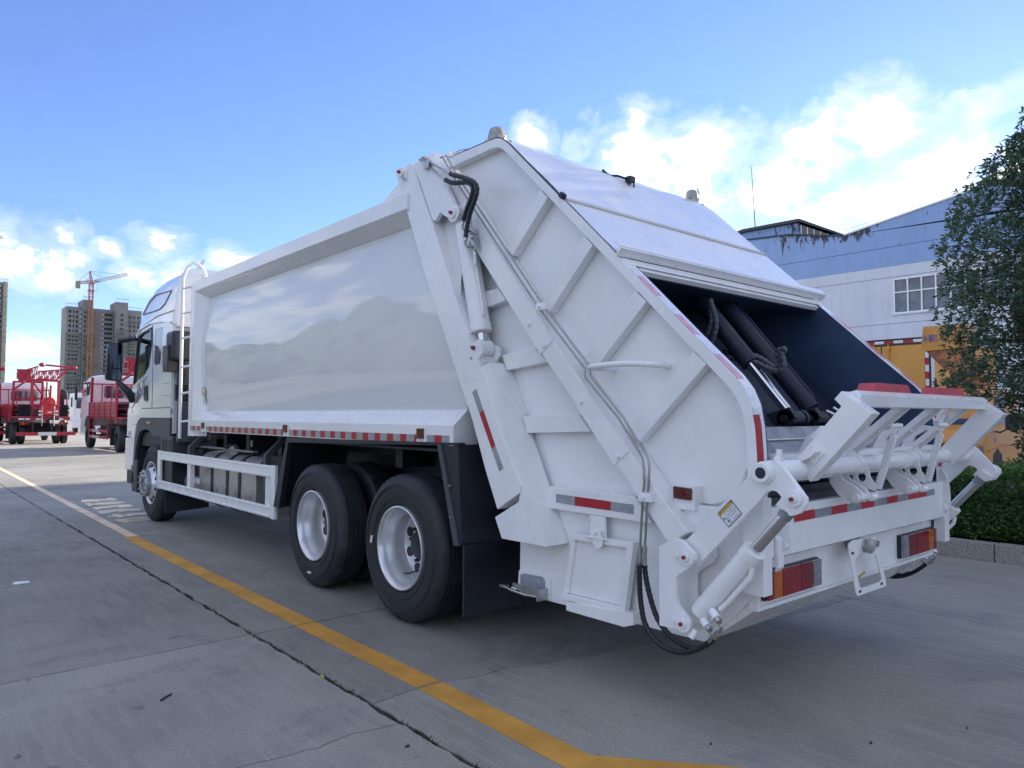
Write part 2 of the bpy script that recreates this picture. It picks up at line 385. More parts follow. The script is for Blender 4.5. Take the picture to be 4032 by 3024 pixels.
# ------------------------------------------------------------------ the setting: ground, slabs, line paint, kerb
CRACK_A = [(-.872, -1.13), (-.62, -1.10), (-.45, -1.11), (-.2, -1.17), (.01, -1.16), (.14, -1.23), (.49, -1.32), (.85, -1.40), (1.21, -1.51), (1.8, -1.55), (2.5, -1.70), (3.115, -1.74)]
CRACK_B = [(-4.865, -1.55), (-3.6, -1.47), (-2.6, -1.38), (-2.0, -1.43), (-1.62, -1.34), (-1.29, -1.39), (-1.1, -1.37), (-.90, -1.41), (-.876, -1.41)]
def build_ground():
    g = MB(); g.face([(-900, -900, -.012), (900, -900, -.012), (900, 1500, -.012), (-900, 1500, -.012)])
    ground = tag(g.build('ground', CONC2, smooth=0), kind='structure')
    d = MB(); d.face([(-8.9, -9.2, -.009), (5.66, -9.2, -.009), (5.66, 28.8, -.009), (-8.9, 28.8, -.009)])
    d.build('joint_dirt', DIRT, ground, smooth=0)
    xs = [-8.87, -4.87, -.872, 3.118, 5.645]; ys = [.41+4.71*k for k in range(-2, 7)]
    rnd = random.Random(3)
    def edge(a, b, amp, half, nrm, step=.06):
        """jittered slab edge from a to b, pulled back by half a joint"""
        a, b = Vector(a), Vector(b); n = max(2, int((b-a).length/step)); P = []
        for i in range(n):
            p = a.lerp(b, i/n); e = half+amp*max(-.6, noise.fractal(Vector((p.x*6, p.y*6, nrm[0]*3+nrm[1]*7)), .9, 2.3, 4)*1.5)
            if (p-a).length < .04: e = half
            P.append((p.x+nrm[0]*e, p.y+nrm[1]*e))
        return P
    def slab(P):
        s = MB(); s.prism(P, 'z', -.012, 0); s.build('concrete_slab', CONC, ground, smooth=0)
    for i in range(4):
        for j in range(len(ys)-1):
            x0, x1, y0, y1 = xs[i], xs[i+1], ys[j], ys[j+1]
            big = y0 < 12
            al = (.014, .011) if (i == 2 and big) else (.003, .004); ar = (.014, .011) if (i == 1 and big) else (.003, .004)
            step = .05 if big and i in (1, 2) else .4
            e1 = edge((x0, y0), (x1, y0), .004, .006, (0, 1), step*1.5); e2 = edge((x1, y0), (x1, y1), ar[0], ar[1], (-1, 0), step)
            e3 = edge((x1, y1), (x0, y1), .004, .006, (0, -1), step*1.5); e4 = edge((x0, y1), (x0, y0), al[0], al[1], (1, 0), step)
            crack = CRACK_A if (i == 2 and j == 1) else CRACK_B if (i == 1 and j == 1) else None
            if not crack: slab(e1+e2+e3+e4); continue
            rr = random.Random(5); fine = []
            for a, b in zip(crack, crack[1:]):
                n = max(1, int(abs(b[0]-a[0])/.05))
                for k in range(n):
                    t = k/n; fine.append((a[0]+(b[0]-a[0])*t, a[1]+(b[1]-a[1])*t+rr.uniform(-.007, .007)))
            fine.append(crack[-1]); lo_x = x0+al[1]+.004; hi_x = x1-ar[1]-.004
            fine = [(min(max(p[0], lo_x), hi_x), p[1]) for p in fine]
            w = .0036; low = [(p[0], p[1]-w*rr.uniform(.5, 1.5)) for p in fine]; up = [(p[0], p[1]+w*rr.uniform(.5, 1.5)) for p in fine]
            ya = fine[-1][1]; yb = fine[0][1]
            slab(e1+[p for p in e2 if p[1] < ya-.02]+low[::-1]+[p for p in e4 if p[1] < yb-.02])
            slab(up+[p for p in e2 if p[1] > ya+.02]+e3+[p for p in e4 if p[1] > yb+.02])
    # grass and grit gathered in the long joint
    t = MB(); rr = random.Random(9)
    for k in range(1500):
        y = -2.3+9*rr.random()**1.6; x = -.872+rr.gauss(0, .013); h = rr.uniform(.003, .014); a = rr.uniform(0, 6.28); w = rr.uniform(.003, .008)
        if noise.noise(Vector((0, y*3, 0))) < -.15: continue
        dx, dy = math.cos(a)*w, math.sin(a)*w
        t.face([(x-dx, y-dy, -.008), (x+dx, y+dy, -.008), (x+rr.gauss(0, .006), y+rr.gauss(0, .006), h)])
    tag(t.build('joint_grass', pbr('joint_grass', (.045, .055, .03), .9, var=.5, vscale=30), smooth=0), kind='stuff')
    # yellow line, cut at every joint
    line = tag(MB().box((-.575, .416, .001), (-.428, 5.114, .0032)).build('yellow_line', YEL, smooth=0), kind='structure')
    def strip(P, m): MB().prism(P, 'z', .001, .0032).build('line_section', m, line, smooth=0)
    strip([(-.578, .404), (-.43, .404), (-.425, -1.09), (-.575, -1.085)], YEL)
    strip([(-.575, -1.105), (-.425, -1.11), (-.44, -2.22), (-.60, -2.27)], YEL)
    strip([(-.44, -2.22), (.9, -3.85), (.8, -4.0), (-.60, -2.27)], YEL)
    for k in range(1, 5):
        y0 = .41+4.71*k+.006; y1 = y0+4.698; f = lambda y: .0095*(y-5.12)
        strip([(-.525+f(y0), y0), (-.41+f(y0), y0), (-.41+f(y1), y1), (-.525+f(y1), y1)], YELF)
    # worn painted characters by the front wheel
    rows = [
        [(-0.161,9.723),(-0.032,9.711),(0.186,9.594),(0.235,9.747),(0.301,9.714),(0.329,9.475),(0.272,9.292),(0.182,9.336),(0.046,9.397),(-0.003,9.236),(-0.151,9.3),(-0.24,9.334),(-0.21,9.458)],
        [(-0.23,9.131),(-0.156,9.147),(-0.137,8.959),(0.022,9.117),(0.18,9.135),(0.32,8.969),(0.288,8.847),(0.197,8.73),(0.008,8.744),(-0.161,8.838),(-0.197,8.73),(-0.245,8.724)],
        [(-0.253,8.463),(-0.149,8.509),(0.134,8.593),(0.295,8.507),(0.281,8.197),(0.064,8.173),(0.088,8.313),(-0.155,8.252),(-0.242,8.154),(-0.28,8.168),(-0.233,8.316)],
        [(-0.288,7.943),(-0.045,7.989),(0,8.02),(0.112,7.944),(0.3,7.856),(0.218,7.621),(0.051,7.744),(-0.072,7.563),(-0.04,7.737),(-0.228,7.614),(-0.299,7.619)],
        [(-0.3,7.22),(-0.224,7.231),(-0.199,7.397),(-0.128,7.376),(-0.114,7.214),(0.015,7.334),(0.131,7.355),(0.286,7.345),(0.211,7.056),(0.04,7.161),(-0.034,7.035),(-0.097,7.162),(-0.141,7.015),(-0.207,7.02),(-0.214,7.149),(-0.314,7.137)],
        [(-0.304,6.764),(0.11,6.806),(0.147,6.753),(0.129,6.682),(-0.179,6.714),(-0.157,6.573),(0.106,6.595),(0.077,6.481),(-0.182,6.494),(-0.207,6.415),(-0.274,6.445)]]
    first = None
    for P in rows:
        o = MB().prism(P, 'z', .001, .0032).build('painted_character' if first else 'floor_lettering', TEXTP, first, smooth=0)
        if not first: first = tag(o, kind='structure')
    # kerb of granite stones, bed behind it
    kerb = tag(boxo('kerb', (5.665, -9.0, -.03), (5.815, 13.98, .02), DIRT, bevel=0), kind='structure')
    k0 = None
    for k in range(-7, 16):
        y = -2.02+k*1.0; rr = random.Random(k)
        dz = rr.uniform(-.004, .004)
        if k0 is None:
            k0 = boxo('kerb_stone', (5.65, y+.005, -.01), (5.83, y+.995, .176+dz), KERB, kerb, bevel=.008)
        else:
            o = k0.copy(); C.objects.link(o); o.location = (rr.uniform(-.004, .004), k+7, rr.uniform(-.004, .004)); o.rotation_euler = (0, 0, 0)
    bed = MB(); n = 30
    for i in range(n):
        for j in range(8):
            P = []
            for a, b in ((i, j), (i+1, j), (i+1, j+1), (i, j+1)):
                y = -9+23*a/n; x = 5.832+5.2*b/8; P.append((x, y, .11+.03*noise.noise(Vector((x*2, y*2, 0)))))
            bed.face(P)
    bmesh.ops.remove_doubles(bed.bm, verts=bed.bm.verts, dist=.001)
    tag(bed.build('planting_bed', SOIL), kind='structure')
build_ground()

# ------------------------------------------------------------------ warehouse
def wall_mat(name, col, stain):
    m = pbr(name, col, .7, var=.05, vscale=.5); t = NT(m.node_tree); b = t.n['Principled BSDF']
    pos = t.node('ShaderNodeNewGeometry').outputs['Position']
    sep = t.node('ShaderNodeSeparateXYZ'); t.l.new(pos, sep.inputs[0])
    base = b.inputs['Base Color'].links[0].from_socket
    streak = t.noise(t.vmath('MULTIPLY', pos, (1, 2.6, .28)), 1.3, 6, .6)
    c = t.mix(t.math('MULTIPLY', t.ramp(streak, .45, .75), .35), base, tuple(x*.75 for x in col)+(1,))
    bl = t.noise(pos, 1.1, 8, .7, .6)
    if stain:       # paint flaked away below the gutter
        flake = t.noise(t.vmath('MULTIPLY', pos, (1, 1.6, .55)), 1.5, 8, .72, .5)
        wt = t.math('MULTIPLY', t.ramp(sep.outputs[2], 10.6, 11.9), t.math('MULTIPLY', t.ramp(sep.outputs[1], 11.6, 13.0), t.ramp(sep.outputs[1], 20.5, 16.0)))
        k = t.math('ADD', flake, t.math('MULTIPLY', wt, .22))
        c = t.mix(t.ramp(k, .655, .70), c, (.055, .055, .06, 1))
        k2 = t.math('ADD', t.noise(t.vmath('MULTIPLY', pos, (1, 2, 1)), 2.2, 6, .7), t.math('MULTIPLY', t.ramp(sep.outputs[2], 11.2, 12.6), .08))
        c = t.mix(t.ramp(k2, .69, .73), c, (.10, .10, .11, 1))
    else:
        c = t.mix(t.math('MULTIPLY', t.ramp(bl, .66, .72), .25), c, tuple(x*.5 for x in col)+(1,))
    t.put(b.inputs['Base Color'], c); return m
WBLUE = wall_mat('warehouse_blue_wall', (.27, .40, .64), True)
WWHITE = wall_mat('warehouse_white_wall', (.64, .665, .72), False)
WROOF = pbr('warehouse_roof', (.05, .055, .065), .6)
BROWN = pbr('clerestory_glass', (.085, .075, .07), .2, coat=.4)
WGLASS = pbr('warehouse_glass', (.10, .115, .14), .12, coat=.6, var=.4, vscale=1.2)
def build_warehouse():
    w = tag(empty('warehouse', (46, 0, 0)), 'large warehouse with a flaking blue band over white walls behind the orange trucks', 'warehouse')
    X0, X1 = 38., 38.35; YA, YB = 20.7, -30.
    gab = lambda y: 11.62+(14.0-y)*.168 if y > -3 else 11.62+17*.168-(-3-y)*.168
    def course(z0, z1, m, holes=()):
        return boxo('wall_panel', (X0, YB, z0), (X1, YA, z1), m, w, bevel=.01)
    for z0, z1 in ((0, 4.4), (4.42, 6.40)): course(z0, z1, WWHITE)
    # window band left open at the two windows
    wins = [(4.6, 11.4), (-6, .8)]
    for ya, yb in ((YB, -6.0), (.8, 4.6), (11.4, YA)): boxo('wall_panel', (X0, ya, 6.42), (X1, yb, 8.90), WWHITE, w, bevel=.01)
    for a, b in wins: boxo('wall_panel', (X0, a, 6.42), (X1, b, 6.92), WWHITE, w, bevel=.01); boxo('wall_panel', (X0, a, 8.80), (X1, b, 8.90), WWHITE, w, bevel=.01)
    course(8.92, 9.51, WWHITE); course(9.512, 10.55, WBLUE)
    prismo('wall_panel', [(YB, 10.57), (YB, gab(YB)), (-3, gab(-3)), (14, 11.62), (14.9, 11.75), (17.2, 12.25), (YA, 12.5), (YA, 10.57)], 'x', X0, X1, WBLUE, w, bevel=.01)
    boxo('inner_shell', (38.12, YB, 0), (38.3, YA, 10.6), WROOF, w, bevel=0)
    boxo('side_wall', (38.4, YA-.3, 0), (75, YA, 11.6), WWHITE, w); boxo('side_wall', (38.4, YB, 0), (75, YB+.3, 9.0), WWHITE, w)
    for (ya, yb) in wins:
        n = 10; f = boxo('window', (38.08, ya, 6.92), (38.10, yb, 8.80), WGLASS, w, bevel=0)
        wd = (yb-ya)/n
        for k in range(n+1): boxo('window_frame', (37.985, ya+k*wd-.035, 6.92), (38.07, ya+k*wd+.035, 8.80), WHITE, f, bevel=.005)
        for z in (6.92, 8.02, 8.73): boxo('window_frame', (37.98, ya, z), (38.065, yb, z+.07), WHITE, f, bevel=.005)
        boxo('window_sill', (37.90, ya-.1, 6.85), (38.0, yb+.1, 6.915), WWHITE, f)
    cop = []
    P = [(YB, gab(YB)), (-3, gab(-3)), (14, 11.62), (14.9, 11.75), (17.2, 12.25), (YA, 12.5)]
    for (a, za), (b, zb) in zip(P, P[1:]):
        m = MB(); m.prism([(a, za+.01), (b, zb+.01), (b, zb+.10), (a, za+.10)], 'x', 37.93, 38.5); m.build('coping', WHITT if b <= 14 else WROOF, w, .01)
    roof = MB()
    for (a, za), (b, zb) in zip(P, P[1:]): roof.face([(38.5, a, za+.02), (38.5, b, zb+.02), (75, b, zb+.02), (75, a, za+.02)])
    roof.build('roof', WROOF, w, smooth=0)
    m = MB(); m.tube([(38.1, 14, 11.95), (38.1, -3, gab(-3)+.33), (38.1, YB, gab(YB)+.33)], .014, 6)
    for k in range(20):
        y = 13.5-k*1.3
        if y > -3: m.tube([(38.1, y, gab(y)+.1), (38.1, y, gab(y)+.33)], .012, 5)
    m.build('roof_edge_wire', ZINC, w)
    # roof monitor with clerestory glazing
    mo = prismo('roof_monitor', [(24.3, 12.0), (24.3, 12.55), (20.7, 13.18), (17.0, 13.1), (16.98, 12.2)], 'x', 38.7, 60, WBLUE, w, bevel=.01)
    boxo('monitor_band', (38.66, 16.98, 12.22), (38.7, 24.3, 12.38), WROOF, mo)
    cl = prismo('clerestory_glazing', [(16.96, 12.25), (16.96, 12.98), (14.7, 11.80)], 'x', 38.75, 58, BROWN, w, bevel=0)
    for k in range(6):
        y = 16.9-k*.4; boxo('mullion', (38.70, y-.03, 11.78), (38.745, y+.03, 12.97-(16.96-y)*.52), WHITE, cl, bevel=.004)
    m = MB(); m.prism([(24.6, 12.5), (20.7, 13.2), (16.9, 13.12), (14.2, 11.7), (14.2, 11.82), (16.9, 13.30), (20.7, 13.38), (24.6, 12.68)], 'x', 38.45, 60)
    m.build('monitor_roof', WROOF, w, .01)
    m = MB(); b = Vector((40,20.659,13.151)); m.tube([b, b+Vector((0, .12, 2.2)), b+Vector((.0, .26, 4.6))], lambda t: .035-.02*t, 6)
    tip = b+Vector((0, .26, 4.6)); m.tube([tip, tip+Vector((0, .12, .25))], .012, 5); m.tube([tip, tip+Vector((0, -.12, .22))], .012, 5)
    m.build('lightning_rod', CHASS, w)
WHITT = pbr('coping_white', (.8, .8, .8), .5)
build_warehouse()

# ------------------------------------------------------------------ towers under construction and cranes
TCON = pbr('raw_concrete', (.22, .23, .24), .85, var=.2, vscale=.12)
TNET = pbr('scaffold_net', (.13, .165, .15), .9, var=.3, vscale=.15)
TDARK = pbr('window_void', (.028, .030, .036), .9)
TLIT = pbr('see_through_opening', (.50, .56, .66), .8)
TBRICK = pbr('brick_infill', (.36, .15, .075), .85, var=.15, vscale=.3)
SCAF = pbr('scaffold_pole', (.26, .25, .18), .7, var=.3, vscale=1)
CRANER = pbr('crane_red', (.42, .13, .07), .5, var=.15, vscale=.3)
CRANEO = pbr('crane_mast_orange', (.36, .17, .07), .5, var=.2, vscale=.3)
CRANEW = pbr('crane_white', (.60, .55, .50), .5)
def lattice(m, a, b, w, n, r, up=(0, 0, 1), taper=1.):
    """four chords with zigzag lacing between a and b"""
    a, b = Vector(a), Vector(b); d = (b-a).normalized(); s = d.cross(Vector(up)).normalized(); t = s.cross(d)
    cor = lambda k, i: a.lerp(b, k/n)+(s*(-1, 1, 1, -1)[i]+t*(-1, -1, 1, 1)[i])*w/2*(1+(taper-1)*k/n)
    for i in range(4):
        m.tube([cor(0, i), cor(n, i)], r, 4)
        for k in range(n):
            j = (i+1) % 4
            m.tube([cor(k, i), cor(k+1, j)] if k % 2 else [cor(k, j), cor(k+1, i)], r*.6, 4); m.tube([cor(k, i), cor(k, j)], r*.6, 4)
def build_towers():
    t = tag(empty('apartment_tower', (90, 455, 0)), 'unfinished grey apartment tower with brick infill standing behind the crane mast', 'tower block')
    Y = 450
    blocks = [(71.5, 79.0, 60.0, Y, TCON), (79.05, 84.0, 64.2, Y-1.5, TCON), (84.05, 95.2, 60.4, Y+3, TCON), (95.25, 101.5, 64.6, Y-1.5, TCON), (101.55, 109, 60.8, Y, TCON)]
    walls = [boxo('wall_block', (a, y, 0), (b, y+14, h), m, t, bevel=0) for a, b, h, y, m in blocks]
    floor = 2.62; shared = {}
    def win(par, x, y, z, w, h, m, nm):
        key = (w, h, m.name)
        if key not in shared:
            shared[key] = MB().box((-w/2, -.12, -h/2), (w/2, .05, h/2)).build(nm, m, par, smooth=0); shared[key].location = (x, y, z)
        else:
            o = shared[key].copy(); C.objects.link(o); o.parent = par; o.location = (x, y, z)
    for k in range(21):
        z = 57.3-k*floor
        for x, w in ((73.2, 1.3), (75.0, .6), (76.7, 1.1)): win(walls[0], x, Y, z, w, 1.4, TDARK, 'window')
        for zz in (0, .75): win(walls[0], 78.35, Y, z-.2+zz, 1.1, .5, TLIT, 'window_opening')
        win(walls[1], 80.3, Y-1.5, z+.2, 1.2, 1.1, TDARK, 'window')
        for x in (85.7, 87.8): win(walls[2], x, Y+3, z, 1.15, .85, TBRICK, 'brick_panel')
        win(walls[2], 90.0, Y+3, z-.2, .5, .8, TLIT, 'window_opening'); win(walls[2], 92.6, Y+3, z, 4.0, 1.3, TDARK, 'window')
        win(walls[3], 98.5, Y-1.5, z, 1.3, 1.2, TDARK, 'window')
        for x in (103.2, 105.2, 107.4): win(walls[4], x, Y, z-.6, 1.0, 1.3, TDARK, 'window')
    for k in range(22):
        z = 58.6-k*floor; boxo('floor_slab', (84.1, Y+2.6, z), (95.2, Y+3, z+.35), TCON, walls[2], bevel=0)
    n = MB()
    for (a, b, h, y) in ((71.2, 78.9, 46.5, Y-.9), (79.0, 84.1, 46.5, Y-2.4), (95.2, 101.6, 50.5, Y-2.4), (101.6, 109.2, 45, Y-.9)):
        for z in range(0, int(h), 2): n.box((a, y-.05, z+.04), (b, y+.05, z+1.0+.25*noise.noise(Vector((a, z, 0)))))
    tag(n.build('scaffold_net', TNET, t, smooth=0), kind='stuff')
    s = MB(); rr = random.Random(2)
    for (a, b, h, y) in ((71.0, 78.9, 61.5, Y-1), (79.0, 84.1, 65.8, Y-2.5), (95.2, 101.6, 66.4, Y-2.5), (101.6, 109.2, 62.3, Y-1)):
        k = a
        while k <= b: s.box((k-.05, y-.1, 0), (k+.05, y+.02, h+rr.uniform(-.3, 1.2))); k += 1.5
        for z in range(8): s.box((a, y-.13, h-z*8.0-.12), (b, y+.0, h-z*8.0+.1))
    s.build('scaffold', SCAF, t, smooth=0)
    t2 = tag(empty('apartment_tower', (40, 455, 0)), 'narrow unfinished tower at the left edge with open floors seen end on', 'tower block')
    b = boxo('wall_block', (43.2, Y, 0), (45.0, Y+16, 70.0), pbr('sunlit_raw_concrete', (.42, .38, .30), .85, var=.2, vscale=.3), t2, bevel=0)  # sunlit edge, the warm light put into the concrete's colour
    c = boxo('wall_block', (25, Y+1.0, 0), (43.1, Y+14, 69.6), TCON, t2, bevel=0)
    key = None
    for k in range(25):
        z = 66.8-k*floor; lit = k < 6 or k in (10, 11, 16)
        o = boxo('floor_opening', (30, Y+.75, z), (42.9, Y+1.05, z+1.5), TDARK, c, bevel=0)
        if lit:
            for x in (38.5, 40.2, 41.8): boxo('window_opening', (x-.55, Y+.6, z+.3), (x+.55, Y+.74, z+1.2), TLIT, c, bevel=0)
        boxo('floor_slab', (30, Y+.5, z-.75), (43.1, Y+1.0, z-.3), TCON, c, bevel=0)
    s = MB()
    for k in range(9): s.box((36+k*1.1, Y-.4, 0), (36.09+k*1.1, Y-.3, 71.4))
    for z in range(24): s.box((36, Y-.45, 71-z*3.0), (45.5, Y-.35, 71.12-z*3.0))
    s.build('scaffold', SCAF, t2, smooth=0)
build_towers()
def build_crane(label, base, hgt, jib_to, cj_to, apex, Yd):
    c = tag(empty('tower_crane', (base, Yd, 0)), label, 'crane', 'tower cranes on the building sites')
    m = MB(); lattice(m, (base, Yd, 0), (base, Yd, hgt-10), 1.9, 26, .20, up=(0, 1, 0)); m.build('mast', CRANEO, c, smooth=0)
    m = MB(); lattice(m, (base, Yd, hgt-10), (base, Yd, hgt), 1.9, 5, .2, up=(0, 1, 0)); m.box((base-1.6, Yd-1.6, hgt-5), (base+1.6, Yd+1.6, hgt-4.6)); m.box((base-1.5, Yd-1.5, hgt-1), (base+1.5, Yd+1.5, hgt-.4)); m.build('slewing_head', CRANER, c, smooth=0)
    m = MB(); lattice(m, (base, Yd, hgt), jib_to, 1.5, 22, .16); m.build('jib', CRANEW, c, smooth=0)
    m = MB(); lattice(m, (base, Yd, hgt), cj_to, 1.3, 6, .16); m.build('counter_jib', CRANER, c, smooth=0)
    q = Vector(cj_to); boxo('counterweight', q+Vector((-.2, -1, -3.0)), q+Vector((1.8, 1, .8)), SCAF, c)
    m = MB(); lattice(m, (base, Yd, hgt), apex, 1.3, 5, .16, up=(0, 1, 0), taper=.35); m.build('tower_top', CRANER, c, smooth=0)
    boxo('operator_cab', (base-2.6, Yd-2, hgt-1.2), (base-.9, Yd-.4, hgt+1.0), GREYT, c)
    m = MB(); j = Vector(jib_to); a = Vector(apex); b = Vector((base, Yd, hgt+.8))
    m.tube([a, b.lerp(j, .75)+Vector((0, 0, .8))], .09, 4); m.tube([a, b.lerp(j, .32)], .09, 4); m.tube([a, q+Vector((1, 0, 1))], .09, 4)
    h = b.lerp(j, .16); m.tube([h, h+Vector((0, 0, -7))], .08, 4); m.box(h+Vector((-1.2, -.5, -1.4)), h+Vector((1.2, .5, -.7))); m.build('stay_cables', CHASS, c, smooth=0)
    return c
build_crane('red tower crane with its pale jib to the right over the grey tower', 82.3, 73.8, (100.5, 446, 80.6), (75.3, 447, 72.9), (81.5, 446, 79.8), 446)
build_crane('tower crane mostly hidden by the truck, jib tip above its ladder', 150, 88, (159.2, 500, 106), (145, 500, 87), (150, 500, 95), 500)
build_crane('tower crane beyond the left edge, only its jib tip in view', 20, 92, (47.3, 500, 103.2), (12, 500, 90), (19, 500, 100), 500)

# ------------------------------------------------------------------ the garbage truck
TR = tag(empty('garbage_truck', (1.25, 2.0, 0)), 'large white rear-loading garbage truck with its bin lifter folded up', 'garbage truck')

# --- wheels
def make_wheel(front=False):
    Rr, w = .517, .285
    rim = .295
    prof = [(.035, rim-.004), (.012, rim+.012), (.004, rim+.05), (.0, .40), (.006, .455), (.022, .492), (.040, .510)]
    for g in (.078, .118, .158, .198): prof += [(g-.006, Rr-.001), (g-.005, Rr-.012), (g+.005, Rr-.012), (g+.006, Rr-.001)]
    prof += [(w-.040, .510), (w-.022, .492), (w-.006, .455), (w, .40), (w-.012, rim+.012), (w-.035, rim-.004)]
    t = MB(); t.lathe(prof, 144, mod=lambda k, i: (-.006 if (i % 3 == 0 and k in (5, 6)) else 0.))
    # moulded rings on the sidewall
    for r in (.345, .425, .44): t.lathe([(.0035, r-.004), (-.0015, r), (.0035, r+.004)], 96)
    if front:
        disc = MB(); disc.lathe([(.03, rim), (.004, rim-.004), (.002, rim-.012), (.02, rim-.022), (.05, rim-.04), (.035, rim-.06), (-.005, .20), (-.03, .185), (-.035, .175)], 64)
        d = disc.build('wheel_rim', SILVER, smooth=50)
        h = MB(); h.lathe([(-.02, .185), (-.085, .182), (-.095, .172), (-.095, .085), (-.02, .08), (-.02, .0)], 48); hub = h.build('hub', GREYT, d, smooth=40)
        for i in range(10):
            a = 2*math.pi*i/10; c = (math.cos(a)*.142, math.sin(a)*.142)
            cylo('wheel_nut', (-.118, *c), (-.09, *c), .016, ZINC, d, seg=6)
        nr, hr, hx = 10, .238, .006
    else:
        disc = MB(); disc.lathe([(.03, rim), (.003, rim-.002), (.0, rim-.010), (.012, rim-.020), (.045, rim-.030), (.075, rim-.034), (.095, rim-.048), (.15, rim-.050), (.205, rim-.054), (.215, rim-.062), (.215, .13), (.215, .0)], 64)
        d = disc.build('wheel_rim', SILVER, smooth=50)
        h = MB(); h.lathe([(.215, .118), (.195, .115), (.185, .10), (.165, .095), (.16, .08), (.16, 0)], 40); hub = h.build('hub', BLACK, d, smooth=40)
        for i in range(10):
            a = 2*math.pi*i/10+.2; c = (math.cos(a)*.138, math.sin(a)*.138)
            cylo('wheel_nut', (.185, *c), (.215, *c), .014, BLACK, d, seg=6)
        nr, hr, hx = 8, .190, .211
    for i in range(nr):
        a = 2*math.pi*(i+.5)/nr; c = Vector((0, math.cos(a)*hr, math.sin(a)*hr)); 
        n = Vector((-1, .0, 0)) if not front else Vector((-.82, -math.cos(a)*.57*-1, -math.sin(a)*.57*-1)).normalized()
        p = c+Vector((hx, 0, 0)) if not front else Vector((.018, math.cos(a)*.238, math.sin(a)*.238))
        m = MB(); m.cyl(p-n*.012, p+n*.004, .027 if front else .036, seg=20); m.build('hand_hole', CHASS, d)
    if not front:
        v = tubeo('valve_stem', [(.20, .05, -.19), (.15, .09, -.21), (.11, .16, -.215)], .006, CHASS, d, 6)
    ty = t.build('tyre', RUBBER, d, smooth=35)
    return d
wheel_f = make_wheel(True); wheel_r = make_wheel(False)
def place(w, loc, flip=False, first=False, rx=0.):
    o = w if first else copy_tree(w)
    o.parent = TR; o.matrix_parent_inverse = Matrix.Translation(-ROOTS[TR])
    o.location = loc; o.rotation_euler = (rx, 0, math.pi if flip else 0); return o
place(wheel_f, (.03, 6.36, .517), first=True); place(wheel_f, (2.47, 6.36, .517), flip=True)
first = True
for y in (0.02, 1.38):
    for x, fl in ((.0, False), (.62, True), (2.5, True), (1.88, False)):
        if first: place(wheel_r, (x, y, .517), fl, True); first = False
        else: place(wheel_r, (x, y, .517), fl, rx=.9+y)
# chalk-white paper marks on the tyres
prismo('paper_mark', [(0.391,0.56),(0.371,0.561),(0.382,0.506),(0.402,0.507)], 'x', -.006, .004, STICK, TR, bevel=0)
prismo('paper_mark', [(1.434,0.131),(1.372,0.131),(1.376,0.115),(1.439,0.114)], 'x', -.006, .004, STICK, TR, bevel=0)

# --- chassis
for x in (.78, 1.62): boxo('chassis_rail', (x, -1.4, .82), (x+.10, 7.4, 1.10), CHASS, TR)
for y in (-1.0, .7, 2.4, 3.3, 4.6, 5.6): boxo('cross_member', (.88, y-.06, .84), (1.62, y+.06, 1.06), CHASS, TR)
for y in (.02, 1.38, 6.36): 
    m = MB(); m.cyl((.3, y, .517), (2.2, y, .517), .075); 
    if y < 3: m.cyl((1.25, y-.24, .53), (1.25, y+.24, .53), .22, seg=24)
    m.build('axle', CHASS, TR)
    for x in (.83, 1.67): boxo('leaf_spring', (x-.05, y-.62, .66), (x+.05, y+.62, .80), CHASS, TR)
tubeo('drive_shaft', [(1.25, 1.6, .62), (1.25, 5.6, .85)], .055, CHASS, TR)
boxo('gearbox', (1.0, 5.0, .6), (1.5, 6.4, 1.15), CHASS, TR, bevel=.03)
boxo('subframe', (.60, -.6, 1.10), (1.90, 4.6, 1.245), CHASS, TR)
for y in (.5, 2.75, 3.6, 4.3): boxo('subframe_bracket', (.30, y-.05, 1.04), (.62, y+.05, 1.24), CHASS, TR)
boxo('battery_box', (.25, 4.95, .62), (.75, 5.45, 1.02), BLACK, TR, bevel=.02)
boxo('cable_tray', (.28, 3.4, 1.035), (.34, 5.6, 1.055), STEEL, TR)
boxo('bracket_handle', (.27, 3.42, 1.10), (.29, 3.44, 1.17), ALU, TR)
# mudguard behind the cab with its lattice and flap
mud = boxo('rear_cab_mudguard', (.04, 5.45, .90), (.60, 5.98, 1.17), GREYP, TR, bevel=.02)
for y in (5.55, 5.72, 5.86): boxo('mudguard_recess', (.034, y-.04, .98), (.04, y+.04, 1.12), CHASS, mud, bevel=0)
boxo('mudguard_skirt', (.06, 5.50, .52), (.60, 5.92, .90), BLACK, TR, bevel=.015)
prismo('mud_flap', [(.06, .16), (.06, .56), (.62, .56), (.62, .20)], 'y', 5.77, 5.785, BLACK, TR, bevel=.002)
# air tank, fuel tank
m = MB(); m.lathe([(0, 0), (.01, .07), (.04, .11), (.08, .125), (.60, .125), (.64, .11), (.67, .07), (.68, 0)], 32, 'y', (.34, 4.95, .585)); at = m.build('air_tank', ALU, TR, smooth=40)
boxo('tank_bracket', (.36, 5.2, .55), (.75, 5.26, .75), CHASS, at)
def roundrect(w, h, r, n=7):
    P = []
    for cx, cz, a0 in ((w/2-r, h/2-r, 0), (-w/2+r, h/2-r, 90), (-w/2+r, -h/2+r, 180), (w/2-r, -h/2+r, 270)):
        for i in range(n): a = R(a0+90*i/(n-1)); P.append((cx+math.cos(a)*r, cz+math.sin(a)*r))
    return P
FT = roundrect(.60, .64, .16)
m = MB(); m.prism([(.50+x, .68+z) for x, z in FT], 'y', 3.10, 4.88); tank = m.build('fuel_tank', ALU, TR, .012)
SP = roundrect(.618, .658, .168)
for y in (4.42, 3.92, 3.55): m = MB(); m.prism([(.50+x, .68+z) for x, z in SP], 'y', y-.035, y+.035); m.build('tank_strap', BLACK, tank, .004)
